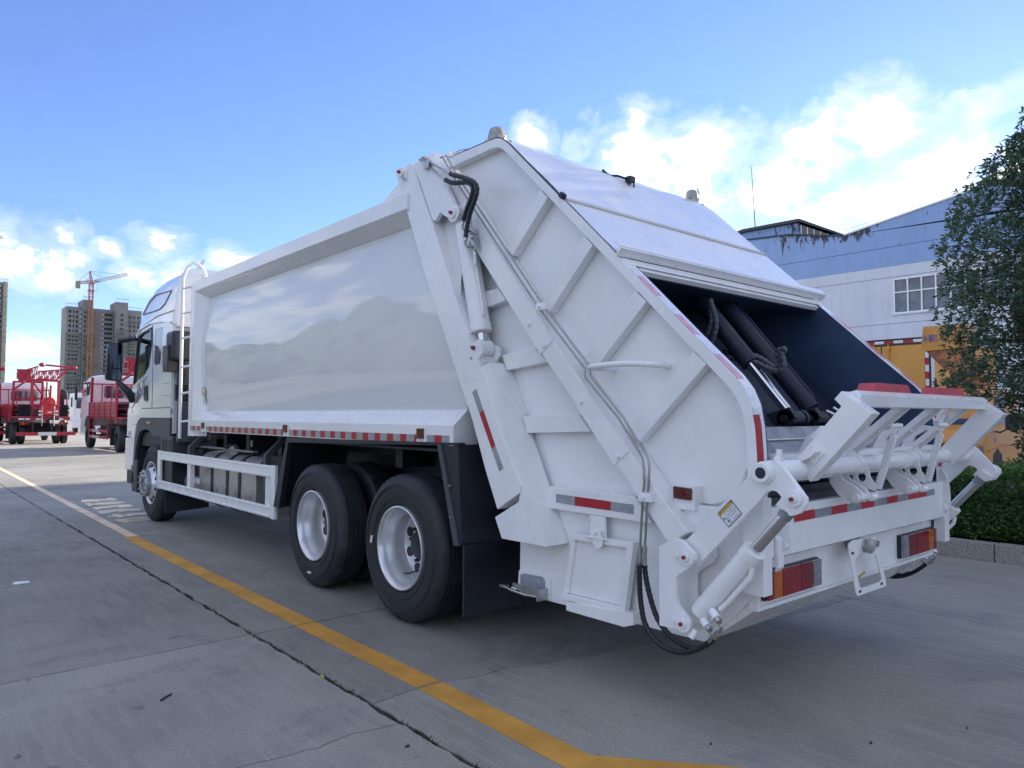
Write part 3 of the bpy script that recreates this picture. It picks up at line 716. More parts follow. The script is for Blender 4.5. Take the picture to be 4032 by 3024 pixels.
cylo('filler_neck', (.40, 4.12, .96), (.33, 4.16, 1.08), .06, ALU, tank, bevel=.006); cylo('filler_cap', (.33, 4.16, 1.08), (.315, 4.17, 1.105), .068, BLACK, tank, bevel=.006)

# --- side guards
def side_guard(mirror=False):
    g = MB(); X0, X1 = .015, .045
    parts = []
    gd = boxo('side_guard', (X0, 2.185, .475), (X1, 2.285, .975), WHITE, TR, bevel=.004)
    boxo('guard_post', (X0, 5.86, .475), (X1, 5.985, .975), WHITE, gd)
    for z0, z1, nm in ((.858, .97, 'guard_rail'), (.48, .588, 'guard_rail')):
        r = boxo(nm, (X0+.004, 2.29, z0), (X1, 5.855, z1), WHITE, gd, bevel=.003)
        for zz in (z0+.016, z1-.016): boxo('rail_bead', (X0-.004, 2.30, zz-.008), (X0+.006, 5.845, zz+.008), WHITE, gd, bevel=.003)
    for y in (2.42, 4.78): boxo('guard_upright', (X0+.03, y-.06, .585), (X1+.05, y+.06, .862), WHITE, gd)
    for y in (2.55, 4.86):
        prismo('guard_bracket', [(.06, .70), (.06, 1.06), (.26, 1.25), (.33, 1.25), (.12, 1.03), (.12, .70)], 'y', y-.03, y+.03, GREYP, gd)
    return gd
sg = side_guard(); m2 = mirrored(sg); m2.parent = TR; m2.matrix_parent_inverse = Matrix.Translation(-ROOTS[TR])

# --- rear mudguard frame and flap
fen = prismo('rear_mudguard', [(2.17, .60), (1.90, 1.245), (-.68, 1.275), (-.69, 1.262), (-.45, 1.25), (1.86, 1.20), (2.04, .60)], 'x', -.005, .05, BLACK, TR)
boxo('mudguard_top', (.05, -.55, 1.205), (.62, 1.88, 1.225), CHASS, fen)
boxo('mudguard_front_sheet', (.03, 1.99, .58), (.62, 2.01, 1.22), CHASS, fen, rot=Matrix.Rotation(.36, 3, 'X'))
m = MB(); m.face([(-.005, -.45, 1.255), (.03, -.67, 1.262), (.60, -1.10, .90), (.60, -1.0, .62), (-.01, -.62, .62)]); 
m = MB(); m.prism([(-.46, 1.255), (-.50, 1.255), (-.70, .63), (-.645, .625)], 'x', -.012, .02); m.build('mudguard_edge', GREYP, fen, .003)
m = MB(); m.loft([[(0.0, -.49, 1.25), (.01, -.66, 1.262), (.01, -.70, .64), (-.0, -.69, .63)], [(.60, -.62, 1.25), (.60, -.75, 1.262), (.60, -.80, .64), (.60, -.79, .63)]]); m.build('mudguard_rear_sheet', BLACK, fen, .002)
fl = MB(); P = []
for i in range(41): P.append((-.008-.004*(i % 2), .64-.44*i/40))
fl.prism(P+[(.60, .20), (.60, .64)], 'y', -.742, -.755); fl.build('rear_mud_flap', BLACK, TR, 0)
for q in ((-.66, 1.0), (-.67, .8)): cylo('rivet', (-.014, q[0]+.06, q[1]), (.0, q[0]+.06, q[1]), .008, ZINC, fen, seg=8)

# --- cargo body
def body():
    b = boxo('cargo_body', (.16, .0, 1.27), (2.34, 4.66, 2.99), WHITE, TR, bevel=.01)
    for s in (0, 1):
        X = (lambda x: x) if not s else (lambda x: 2.5-x)
        def pr(name, poly, ax, a, c, mat=WHITE, bev=.006):
            if s and ax == 'x': a, c = X(a), X(c)
            if s and ax != 'x': poly = [(X(p[0]), p[1]) for p in poly]
            return prismo(name, poly, ax, a, c, mat, b, bevel=bev)
        # lower rail with sloped ledge, upper rail with sloped underside, front post
        pr('lower_rail', [(0, 1.253), (0, 1.384), (.115, 1.485), (.20, 1.485), (.20, 1.253)], 'y', -.62, 4.553)
        pr('upper_rail', [(0, 2.913), (0, 3.03), (.30, 3.04), (.30, 2.83), (.125, 2.83)], 'y', -.05, 4.553)
        m = MB(); m.loft([[(X(.0), 4.555, 1.195), (X(.0), 4.555, 3.032), (X(.0), 4.705, 3.032), (X(.0), 4.705, 1.195)], [(X(.13), 4.42, 1.195), (X(.13), 4.42, 3.032), (X(.13), 4.705, 3.032), (X(.13), 4.705, 1.195)]])
        m.build('front_post', WHITE, b, .006)
        # bowed side sheet
        g = MB(); nz, ny = 24, 24; V = []
        for i in range(nz+1):
            t = i/nz; z = 1.45+(2.86-1.45)*t; row = []
            for j in range(ny+1):
                y = -.6+(4.56+.6)*j/ny; u = j/ny
                x = .142-.075*math.sin(math.pi*t)**.8-.012*math.sin(math.pi*t)*math.sin(math.pi*u)+.004*noise.noise(Vector((y*.6, z*.8, s)))
                row.append(g.bm.verts.new((X(x), y, z)))
            V.append(row)
        for i in range(nz):
            for j in range(ny): g.bm.faces.new((V[i][j], V[i+1][j], V[i+1][j+1], V[i][j+1]))
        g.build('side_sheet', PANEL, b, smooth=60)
        if s: continue
        # front upright weld strip where sheet and post meet
        # tape squares between the lamps
        rng = [(4.62, 4.22), (4.06, 1.98), (1.86, -.20), (-.32, -.58)]
        step = .176
        for a, e in rng:
            y = a; k = 0 if a > 4.5 else 0
            while y > e+.02:
                l = min(step*(.53 if k % 2 == 0 else .47), y-e)
                prismo('tape_square', [(y, 1.262), (y-l, 1.262), (y-l, 1.318), (y, 1.318)], 'x', -.0016, .004, GREYT if k % 2 == 0 else REDT, b, bevel=0)
                y -= l; k += 1
        for y in (4.14, 1.92, -.26, 1.92):
            pass
        for y in (4.14, 1.92, 1.0-1.26):
            l = boxo('side_marker_lamp', (-.022, y-.035, 1.29), (0, y+.035, 1.36), AMBERD, b, bevel=.006)
            boxo('lamp_base', (-.004, y-.045, 1.28), (0.002, y+.045, 1.37), WHITE, l)
    # roof: shallow cambered lid and the ramp up to the tailgate
    m = MB(); m.prism([(.28, 3.02), (.5, 3.07), (1.25, 3.10), (2.0, 3.07), (2.22, 3.02)], 'y', .0, 4.70); m.build('roof_sheet', WHITE, b, .004)
    prismo('roof_ramp', [(.78, 3.03), (.05, 3.33), (-.15, 3.33), (-.15, 3.03)], 'x', .16, 2.34, WHITE, b)
    boxo('ramp_lug', (.14, .78, 3.03), (.20, .84, 3.06), WHITE, b)
    # stickers near the front post
    for i, (P, mt) in enumerate((([(4.738,1.922),(4.616,1.918),(4.611,1.839),(4.73,1.843)], STICK), ([(4.714,1.779),(4.574,1.778),(4.529,1.583),(4.662,1.581)], STICK), ([(4.571,1.78),(4.377,1.778),(4.355,1.682),(4.558,1.687)], STICK), ([(4.555,1.685),(4.399,1.682),(4.374,1.583),(4.522,1.587)], STICK))):
        ys = [p[0] for p in P]; zs = [p[1] for p in P]; t0 = (sum(zs)/len(zs)-1.45)/1.41; LXs = .142-.080*math.sin(math.pi*t0)**.8-.012
        st = prismo('warning_label', P, 'x', LXs, LXs+.0015, mt, b, bevel=0)
        ya, yb, za, zb = min(ys)+.01, max(ys)-.01, min(zs), max(zs); H = zb-za
        yel = ((.72, .95), (.90, .98), (.04, .42), (.68, .92))[i]
        boxo('label_band', (LXs-.001, ya, za+H*yel[0]), (LXs, yb, za+H*yel[1]), STICKY, st, bevel=0)
        for k in range(4):
            zz = za+H*((.30, .30, .60, .15)[i]+k*.09); boxo('label_text_line', (LXs-.0009, ya+.01, zz), (LXs, yb-.015, zz+H*.03), INKG, st, bevel=0)
    # post at the rear that carries the tailgate, slanting back as it drops
    POST = [(0.146,3.237),(0.093,3.238),(0.084,3.231),(-0.002,3.237),(-0.008,3.241),(-0.074,3.236), (-0.43,2.581),(-0.597,2.231),(-0.786,1.869), (-0.914,1.69),(-1.048,1.364),(-1.252,1.043),(-1.242,1.005),(-1.039,0.89),(-0.926,1.115),(-0.794,1.417),(-0.631,1.711), (-0.279,2.365),(-0.083,2.773)]
    p = prismo('rear_post', POST, 'x', .02, .20, WHITE, b, bevel=.006); q = mirrored(p); q.parent = b
    pl = prismo('pin_plate', [(0.049,3.2),(0.034,3.22),(0.004,3.219),(-0.021,3.199),(-0.024,3.168),(-0.022,3.132),(-0.004,3.125),(0.015,3.135),(0.043,3.172)], 'x', .008, .02, WHITE, b)
    pc = (0.02,0.029,3.192); cylo('hinge_pin', (-.012, pc[1], pc[2]), (.02, pc[1], pc[2]), .035, WHITE, b, bevel=.004); cylo('grease_cap', (-.03, pc[1], pc[2]), (-.012, pc[1], pc[2]), .011, REDPIN, b)
    pc = (0.02,0,3.141); cylo('bolt', (-.006, pc[1], pc[2]), (.02, pc[1], pc[2]), .011, ZINC, b, seg=6)
    # tape on the post
    T = [(-0.793,1.594),(-0.833,1.614),(-0.904,1.479),(-0.867,1.46)], [(-0.867,1.46),(-0.904,1.482),(-1.02,1.267),(-0.988,1.245)], [(-0.988,1.245),(-1.02,1.267),(-1.095,1.139),(-1.059,1.117)]
    for P, mt in zip(T, (GREYT, REDT, GREYT)): prismo('tape_strip', P, 'x', .0175, .0215, mt, b, bevel=0)
    return b
BODY = body()

# --- ladder at the front of the body
lad = MB(); LX, LY = -.045, 4.86
lad.tube([(LX, LY, 1.16), (LX, LY, 3.0), (LX+.01, LY, 3.12), (LX+.05, LY, 3.24), (LX+.13, LY, 3.305), (LX+.21, LY, 3.27), (LX+.26, LY, 3.19), (LX+.28, LY, 3.05)], .019, 10, smooth=5)
ladder = lad.build('access_ladder', WHITE, TR, smooth=60)
for z in (1.36, 1.70, 2.02, 2.37, 2.67, 2.975): tubeo('ladder_rung', [(LX, LY, z), (.0, 4.72, z+.012), (.06, 4.70, z+.014)], .014, WHITE, ladder, 8)

# --- cab
def cab():
    X0, X1 = .05, 2.45
    # lower cab side profile with the wheel arch cut away
    arch = [(7.224,0.806),(7.167,0.971),(7.008,1.165),(6.873,1.21),(6.721,1.226),(6.537,1.211),(6.34,1.17)]
    side = [(5.57, 1.46), (5.57, 2.60), (5.62, 2.66), (6.4, 2.70), (7.1, 2.66), (7.23, 2.62), (7.46, 1.88), (7.66, 1.62), (7.70, 1.46), (7.71, .92), (7.30, .92), (7.26, 1.12), (7.13, 1.34), (6.96, 1.46)]
    win = [(7.487,1.871),(7.376,2.293),(7.282,2.424),(7.191,2.575),(6.99,2.625),(6.502,2.643),(6.477,2.571),(6.507,2.264),(6.592,2.14),(6.799,2.064)]
    def wall(x, th):
        """side wall with a real window hole, made of strips round the opening"""
        s = MB()
        s.prism([(5.57, 1.455), (5.57, 2.60), (5.63, 2.66), (6.02, 2.69), (6.02, 2.61), (5.99, 2.61), (6.09, 2.15), (6.12, 2.12), (6.36, 2.12), (6.41, 2.16), (6.41, 1.455)], 'x', x, x+th)
        s.prism([(6.02, 2.61), (6.02, 2.69), (6.41, 2.71), (6.41, 2.16), (6.36, 2.62), (6.30, 2.655)], 'x', x, x+th)
        s.prism([(6.411, 1.455), (6.411, 2.71), (6.50, 2.71), (6.51, 2.66), (6.51, 2.40), (6.62, 2.13), (6.82, 2.02), (7.46, 1.88), (7.66, 1.60), (7.70, 1.455)], 'x', x, x+th)
        s.prism([(6.50, 2.712), (7.06, 2.68), (7.22, 2.62), (7.462, 1.885), (7.40, 1.90), (7.25, 2.45), (7.18, 2.58), (7.0, 2.62), (6.51, 2.66)], 'x', x, x+th)
        return s
    c = wall(X0, .035).build('cab', CABW, TR, .008)
    cr = wall(X1-.035, .035).build('cab_right_side', CABW, c, .008)
    # skirt below the doors
    prismo('lower_cab_side', [(5.57, 1.405), (5.57, 1.530), (6.9, 1.527), (7.12, 1.50), (7.45, 1.452), (7.45, 1.30), (7.17, 1.30), (7.08, 1.36), (6.94, 1.40)], 'x', .036, .08, CABW, c, bevel=.006)
    prismo('front_corner_panel', [(7.45, 1.50), (7.60, 1.58), (7.69, 1.50), (7.71, 1.12), (7.452, 1.12)], 'x', .040, .09, CABW, c, bevel=.006)
    prismo('front_arch_panel', [(7.45, 1.298), (7.45, .70), (7.34, .70), (7.315, .90), (7.27, 1.13), (7.19, 1.298)], 'x', .038, .09, CABW, c, bevel=.006)
    # grey arch surround, lamp, bumper end, step
    ar = prismo('arch_trim', [(5.57, 1.403), (6.93, 1.395), (7.10, 1.34), (7.26, 1.12), (7.31, .80), (7.235, .80), (7.20, .95), (7.10, 1.12), (7.0, 1.20), (6.80, 1.235), (6.60, 1.235), (6.42, 1.19), (6.32, 1.15), (6.20, 1.15), (5.57, 1.15)], 'x', .043, .09, GREYP, c, bevel=.008)
    boxo('side_turn_lamp', (.028, 6.40, 1.318), (.045, 6.62, 1.352), AMBER, ar, bevel=.006, rot=None)
    boxo('wheel_housing', (.10, 5.7, 1.0), (.62, 7.25, 1.20), CHASS, c)
    boxo('wheel_housing_front', (.10, 7.2, .5), (.62, 7.30, 1.2), CHASS, c)
    boxo('bumper', (.03, 7.42, .62), (2.47, 7.76, 1.10), CABW, c, bevel=.03)
    boxo('bumper_skirt', (.05, 7.30, .42), (2.45, 7.72, .63), BLACK, c, bevel=.03)
    boxo('entry_step', (.05, 7.12, .32), (.45, 7.42, .80), BLACK, c, bevel=.02)
    boxo('air_intake_slats', (.034, 7.47, 1.135), (.04, 7.60, 1.20), GREYT, c, bevel=.002)
    # front shell, floor, back
    f = MB(); f.loft([[(X0+.02, 7.70, 1.10), (X1-.02, 7.70, 1.10), (X1-.02, 7.74, 1.80), (X0+.02, 7.74, 1.80)], [(X0+.02, 7.62, 1.10), (X1-.02, 7.62, 1.10), (X1-.02, 7.48, 1.84), (X0+.02, 7.48, 1.84)]]); f.build('front_panel', CABW, c, .01)
    ws = MB(); ws.face([(X0+.06, 7.52, 1.84), (X1-.06, 7.52, 1.84), (X1-.10, 7.24, 2.62), (X0+.10, 7.24, 2.62)]); ws.build('windscreen', GLASS, c, smooth=0)
    boxo('cab_back', (X0+.02, 5.555, 1.2), (X1-.02, 5.60, 2.62), CABW, c, bevel=.01)
    boxo('cab_floor', (X0+.04, 5.6, 1.25), (X1-.04, 7.6, 1.36), CHASS, c)
    for x in (.45, 1.6): 
        boxo('seat', (x, 6.15, 1.36), (x+.5, 6.65, 1.75), BLACK, c, bevel=.05); boxo('seat_back', (x, 6.05, 1.75), (x+.5, 6.22, 2.40), BLACK, c, bevel=.05)
    boxo('dashboard', (.12, 7.05, 1.36), (2.38, 7.5, 1.88), BLACK, c, bevel=.04)
    ring = [(.70+.2*math.cos(a), 6.95+.08*math.sin(a), 1.95+.19*math.sin(a)) for a in [2*math.pi*k/20 for k in range(21)]]
    tubeo('steering_wheel', ring, .016, BLACK, c, 8)
    # windows
    w = MB(); w.prism([(7.40, 1.895), (7.25, 2.45), (7.18, 2.575), (7.0, 2.615), (6.512, 2.655), (6.512, 2.41), (6.62, 2.14), (6.82, 2.03)], 'x', .062, .066); w.build('door_window', GLASS, c, smooth=0)
    w = MB(); w.prism([(7.40, 1.895), (7.25, 2.45), (7.18, 2.575), (7.0, 2.615), (6.512, 2.655), (6.512, 2.41), (6.62, 2.14), (6.82, 2.03)], 'x', 2.434, 2.438); w.build('door_window', GLASS, c, smooth=0)
    tr = MB(); tr.tube([(.058, y, z) for y, z in [(6.51, 2.41), (6.515, 2.655), (7.0, 2.617), (7.18, 2.577), (7.25, 2.45), (7.41, 1.89)]], .022, 6); tr.build('window_seal', BLACK, c)
    prismo('rear_quarter_window', [(6.025, 2.605), (6.0, 2.60), (6.095, 2.155), (6.12, 2.13), (6.36, 2.13), (6.40, 2.17), (6.345, 2.61), (6.29, 2.65), (6.06, 2.65)], 'x', .055, .06, DGLASS, c, bevel=0)
    prismo('window_pillar', [(7.40, 1.90), (7.25, 2.45), (7.18, 2.58), (7.11, 2.56), (7.17, 2.42), (7.30, 1.93)], 'x', .058, .068, BLACK, c)
    # door cut line, handle, decals
    tubeo('door_gap', [(.049, 6.43, 1.42), (.049, 6.43, 2.15), (.049, 6.47, 2.55), (.049, 6.50, 2.69)], .005, CHASS, c, 5)
    tubeo('door_gap', [(.049, 5.58, 1.538), (.049, 6.9, 1.533), (.049, 7.12, 1.50)], .005, CHASS, c, 5)
    prismo('door_handle', [(6.818,1.83),(6.722,1.857),(6.655,1.853),(6.626,1.653),(6.663,1.636),(6.781,1.642),(6.824,1.683)], 'x', .035, .052, BLACK, c)
    dl = textmesh('door_lettering', 'JK6', .30, frame2((0.046,7.025,1.847), (0, -1, .38), (0, .18, 1)), DECAL, c, sx=1.05)
    prismo('decal_stripe', [(7.489,1.535),(7.21,1.656),(6.925,1.778),(6.922,1.751),(7.207,1.628),(7.474,1.557)], 'x', .0475, .0495, DECAL, c, bevel=0)
    prismo('decal_stripe', [(7.42,1.625),(7.095,1.766),(7.073,1.748),(7.367,1.619)], 'x', .0475, .0495, DECALR, c, bevel=0)
    prismo('decal_stripe', [(6.907,1.937),(6.694,1.989),(6.685,1.972),(6.886,1.92)], 'x', .0475, .0495, DECAL, c, bevel=0)
    # ribs on the side trim behind the door
    for z in (2.02, 1.86, 1.70): boxo('side_trim_rib', (.046, 5.62, z-.006), (.052, 5.98, z), GREYT, c, bevel=0)
    # roof fairing: rounded loft
    S = []
    for z, yf, yb, ins in ((2.62, 7.36, 5.53, .0), (2.80, 7.33, 5.52, .015), (2.95, 7.24, 5.52, .03), (3.10, 7.04, 5.52, .055), (3.22, 6.82, 5.53, .09), (3.31, 6.52, 5.54, .15), (3.37, 6.18, 5.56, .23), (3.395, 5.85, 5.60, .38)):
        a, b = X0+ins, X1-ins; ring = []
        r = min(.16, (yf-yb)/2.2)
        for cx, cy, a0, rr in ((a+.06, yb+.06, 180, .06), (b-.06, yb+.06, 270, .06), (b-r, yf-r, 0, r), (a+r, yf-r, 90, r)):
            for i in range(7): t = R(a0+90*i/6); ring.append((cx+math.cos(t)*rr, cy+math.sin(t)*rr, z))
        S.append(ring)
    fr = MB(); fr.loft(S); fa = fr.build('roof_fairing', CABW, c, smooth=50)
    prismo('fairing_rear_recess', [(.40, 2.66), (.40, 3.30), (.70, 3.34), (1.80, 3.34), (2.10, 3.30), (2.10, 2.66)], 'y', 5.50, 5.53, CABW, fa, bevel=.01)
    boxo('cab_rear_lip', (.08, 5.50, 2.585), (2.42, 5.57, 2.62), CABW, fa)
    # stripe outline on the fairing flank
    inset = lambda z: .05+max(0, (z-2.62)/.18*.015 if z < 2.8 else .015+(z-2.8)/.15*.015 if z < 2.95 else .03+(z-2.95)/.15*.025)
    L = [(7.106,2.908),(6.863,3.071),(6.59,3.132),(5.821,3.098)]
    tubeo('fairing_stripe', [(inset(z)-.004, y, z) for y, z in L], .007, DECALR, fa, 5)
    L = [(5.84,3.084),(6.015,2.94),(6.223,2.89),(6.479,2.886),(7.105,2.904)]
    tubeo('fairing_stripe', [(inset(z)-.004, y, z) for y, z in L], .010, DECAL, fa, 5)
    tubeo('fairing_seam', [(.062, 7.1, 2.72), (.058, 6.3, 2.80), (.055, 5.55, 2.80)], .006, GREYT, fa, 5)
    prismo('door_drip_rail', [(5.60, 2.655), (6.0, 2.71), (6.6, 2.735), (7.1, 2.70), (7.28, 2.60), (7.28, 2.57), (7.1, 2.672), (6.6, 2.71), (6.0, 2.685), (5.62, 2.63)], 'x', .03, .06, CABW, c)
    # sun visor bracket and mirrors
    boxo('visor_end', (.10, 7.25, 2.55), (.16, 7.45, 2.85), BLACK, c, bevel=.01)
    return c
CAB = cab()
MX = -.27
mir = MB(); mp = [(-0.3,2.403),(-0.287,2.471),(-0.262,2.495),(-0.11,2.499),(-0.097,2.461),(-0.098,1.974),(-0.117,1.933),(-0.295,1.945),(-0.315,1.978)]
mm = mir.prism(mp, 'y', 7.45, 7.56).build('door_mirror', BLACK, TR, .02)
prismo('mirror_glass', [(-0.285,2.449),(-0.271,2.472),(-0.12,2.478),(-0.111,2.449),(-0.114,2.132),(-0.297,2.128)], 'y', 7.444, 7.449, MIRROR, mm, bevel=0)
prismo('wide_mirror_glass', [(-0.296,2.106),(-0.111,2.109),(-0.112,1.985),(-0.128,1.955),(-0.283,1.957),(-0.302,1.99)], 'y', 7.443, 7.448, MIRROR, mm, bevel=0)
tubeo('mirror_arm', [(-0.178,7.42,2.521),(-0.097,7.42,2.534),(0.021,7.42,2.565), (.04, 7.30, 2.56)], .035, BLACK, mm, 8)
m = MB(); a = Vector((-0.147,7.45,1.916)); m.tube([a, (-.10, 7.40, 1.86), (-.02, 7.36, 1.76), (.05, 7.42, 1.66)], lambda t: .035+.03*t, 10); m.build('lower_mirror_arm', BLACK, mm, smooth=60)
# air intake snorkel, filter and hoses behind the cab
sn = MB(); sn.loft([[(x, y, z) for x, y in [(-.06, 5.16), (-.06, 5.48), (.55, 5.50), (.55, 5.12)]] for z in (2.12, 2.50)]); S1 = sn.build('air_intake_hood', BLACK, TR, .06, seg=4)
prismo('hood_skirt', [(5.28, 1.985), (5.47, 1.985), (5.50, 2.05), (5.52, 2.32), (5.28, 2.32)], 'x', -.085, .12, BLACK, S1, bevel=.01)
boxo('hood_cap', (.22, 5.2, 2.5), (.45, 5.42, 2.58), BLACK, S1, bevel=.02)
m = MB(); m.tube([(.16, 5.30, 2.15), (.16, 5.30, 1.62)], .125, 20); m.build('intake_duct', BLACK, S1)
for k in range(8): m = MB(); m.lathe([(-.012, .128), (0, .155), (.012, .128)], 24, 'z', (.16, 5.30, 1.82-k*.026)); m.build('duct_bellows', GREYP, S1, smooth=60)
cylo('air_filter', (.24, 5.26, 1.10), (.24, 5.26, 1.62), .20, BLACK, S1, bevel=.02, seg=28)
boxo('cab_frame_bar', (.14, 5.50, 1.5), (.17, 5.54, 2.4), GREYT, S1)

# --- tailgate with hopper
def tailgate():
    OUT = [(-.33, 3.232), (-.80, 3.226), (-.86, 3.222), (-.91, 3.205), (-.975, 3.155), (-1.45, 2.698), (-1.886, 2.278), (-2.324, 1.856), (-2.50, 1.692), (-2.556, 1.640), (-2.608, 1.575), (-2.640, 1.505), (-2.660, 1.40), (-2.668, 1.28), (-2.668, 1.04)]
    INN = [(-.34, 3.160), (-.80, 3.168), (-.865, 3.160), (-.905, 3.145), (-.955, 3.105), (-1.42, 2.655), (-2.001, 2.092), (-2.30, 1.802), (-2.475, 1.634), (-2.525, 1.585), (-2.565, 1.535), (-2.592, 1.480), (-2.610, 1.40), (-2.620, 1.28), (-2.620, 1.04)]
    LOW = [(-2.64, .66), (-2.364, .385), (-1.39, .373), (-1.39, .376), (-1.045, .370), (-1.045, .72), (-.90, 1.30), (-.30, 2.60)]
    tg = prismo('tailgate', OUT+LOW, 'x', .218, .236, WHITE, TR, bevel=.003)
    prismo('tailgate_right_side', OUT+LOW, 'x', 2.264, 2.282, WHITE, tg, bevel=.003)
    prismo('hopper_inner_wall', OUT[2:]+LOW[:3]+[(-1.1, .5), (-.9, 3.1)], 'x', .2362, .244, NAVY, tg, bevel=0)
    prismo('hopper_inner_wall', OUT[2:]+LOW[:3]+[(-1.1, .5), (-.9, 3.1)], 'x', 2.256, 2.2638, NAVY, tg, bevel=0)
    def both(name, poly, a, c, mat=WHITE, bev=.005, **k):
        o = prismo(name, poly, 'x', a, c, mat, tg, bevel=bev, **k); m = mirrored(o); m.parent = tg; return o
    both('flange', OUT+INN[::-1], .150, .2179, bev=.004)
    # tape along the flange edge, wrapped over its outer face
    def along(P, s):
        d = 0.
        for a, b in zip(P, P[1:]):
            l = math.hypot(b[0]-a[0], b[1]-a[1])
            if d+l >= s: t = (s-d)/l; return (a[0]+(b[0]-a[0])*t, a[1]+(b[1]-a[1])*t)
            d += l
        return P[-1]
    E = OUT[6:]
    cuts = [(.09, .155, WHTT), (.155, .33, PINKT), (.33, .475, WHTT), (.475, .635, PINKT), (.635, .78, WHTT), (.78, .955, PINKT), (.955, 1.135, WHTT), (1.135, 1.36, REDT), (1.36, 1.46, REDT)]
    for a, b, m in cuts:
        pts = [along(E, a+(b-a)*k/8) for k in range(9)]; out = []
        for i, p in enumerate(pts):
            q0, q1 = pts[max(i-1, 0)], pts[min(i+1, 8)]; dx, dz = q1[0]-q0[0], q1[1]-q0[1]; l = math.hypot(dx, dz)
            out.append((p[0]+dz/l*.0022, p[1]-dx/l*.0022))
        both('edge_tape', out+pts[::-1], .1512, .2035, m, 0)
    # ribs
    ribs = [[(-1.267,2.792),(-0.952,2.502),(-1.018,2.437),(-1.332,2.731)], [(-1.628,2.444),(-1.287,2.138),(-1.346,2.05),(-1.691,2.386)],
            [(-1.984,2.093),(-1.607,1.761),(-1.719,1.717),(-2.059,2.031)], [(-2.339,1.759),(-1.934,1.383),(-2.003,1.312),(-2.411,1.693)],
            [(-0.922,1.825),(-1.225,1.849),(-1.33,1.761),(-0.967,1.729)], [(-1.117,1.445),(-1.582,1.455),(-1.674,1.361),(-1.152,1.344)],
            [(-0.716,2.251),(-0.879,2.252),(-0.961,2.167),(-0.772,2.143)]]
    for r in ribs: both('side_rib', r, .152, .2178, bev=.006)
    # long diagonal beam with two bolted cover plates
    BL = [(-.28, 3.07), (-.743, 2.496), (-1.201, 1.962), (-1.63, 1.506), (-2.066, 1.032), (-2.235, .838)]
    BR = [(-2.350, .905), (-2.20, 1.057), (-1.998, 1.272), (-1.715, 1.579), (-1.448, 1.875), (-1.017, 2.40), (-.45, 3.08)]
    both('diagonal_beam', BL+BR, .085, .2178, bev=.010)
    for P, bolts in (([(-1.208,1.963),(-1.294,2.043),(-1.448,1.875),(-1.349,1.801)], [(0.08,-1.255,1.983),(0.08,-1.383,1.848)]), ([(-1.627,1.506),(-1.715,1.577),(-1.998,1.27),(-1.902,1.196)], [(0.08,-1.674,1.524),(0.08,-1.93,1.243)])):
        both('cover_plate', P, .0795, .086, bev=.002)
        for q in bolts: cylo('plate_bolt', (.064, q[1], q[2]), (.08, q[1], q[2]), .013, WHITE, tg, seg=6, bevel=.002)
    # grab handle
    tubeo('grab_handle', [(.218, -1.79, 1.700), (.10, -1.79, 1.700), (.075, -1.735, 1.708), (.075, -1.85, 1.714), (.085, -2.0, 1.714), (.115, -2.11, 1.706), (.16, -2.14, 1.703), (.218, -2.145, 1.70)], .016, WHITE, tg, 10, 3)
    # front column of the tailgate and its chamfer
    COL = [(-0.938,1.772),(-1.141,1.339),(-1.309,0.99),(-1.436,0.722),(-1.068,0.719),(-1.003,0.839),(-1.217,0.95),(-1.233,1.023),(-1.036,1.364),(-0.902,1.691),(-0.856,1.75)]
    both('tailgate_column', COL, .03, .2176, bev=.006)
    B = [(0.03,-0.938,1.772),(0.03,-1.141,1.339),(0.03,-1.309,0.99),(0.03,-1.436,0.722)]; Cc = [(0.188,-0.867,1.786),(0.188,-1.1,1.447),(0.188,-1.308,1.05),(0.188,-1.471,0.73)]
    for s in (0, 1):
        fx = (lambda p: p) if not s else (lambda p: (2.5-p[0], p[1], p[2]))
        m = MB(); m.loft([[fx(p) for p in B], [fx(p) for p in Cc]], closed=False); m.build('column_chamfer', WHITE, tg, smooth=0)
        m = MB()
        m.face([fx(B[3]), fx(Cc[3]), fx((.188, B[3][1]+.30, B[3][2]+.04)), fx((.03, B[3][1]+.30, B[3][2]+.04))]); m.build('column_foot', WHITE, tg, smooth=0)
        m = MB(); m.face([fx(B[0]), fx(Cc[0]), fx((.188, B[0][1]+.06, B[0][2])), fx((.03, B[0][1]+.06, B[0][2]))]); m.build('column_cap', WHITE, tg, smooth=0)
    # reflector bar, small bracket, flap door with its rim, drain ledge, latch
    rb = both('reflector_bar', [(-1.303, 1.042), (-1.99, 1.042), (-2.100, .912), (-1.358, .918)], .135, .2175, bev=.008)
    for P, mt in (([(-1.423,1.006),(-1.571,1.004),(-1.569,0.954),(-1.423,0.959)], GREYT), ([(-1.571,1.004),(-1.835,1),(-1.833,0.953),(-1.569,0.954)], REDT), ([(-1.835,1),(-1.985,0.998),(-1.985,0.95),(-1.833,0.953)], GREYT)):
        prismo('reflector_tape', P, 'x', .1325, .1345, mt, tg, bevel=0)
    boxo('flap_bracket', (.135, -1.79, .805), (.15, -1.68, .915), WHITE, tg, bevel=.003)
    boxo('flap_bracket_foot', (.10, -1.83, .800), (.15, -1.68, .806), WHITE, tg, bevel=.001)
    fd = prismo('flap_door', [(-1.569,0.78),(-1.969,0.789),(-1.912,0.469),(-1.504,0.463)], 'x', .150, .16, WHITE, tg, bevel=.002)
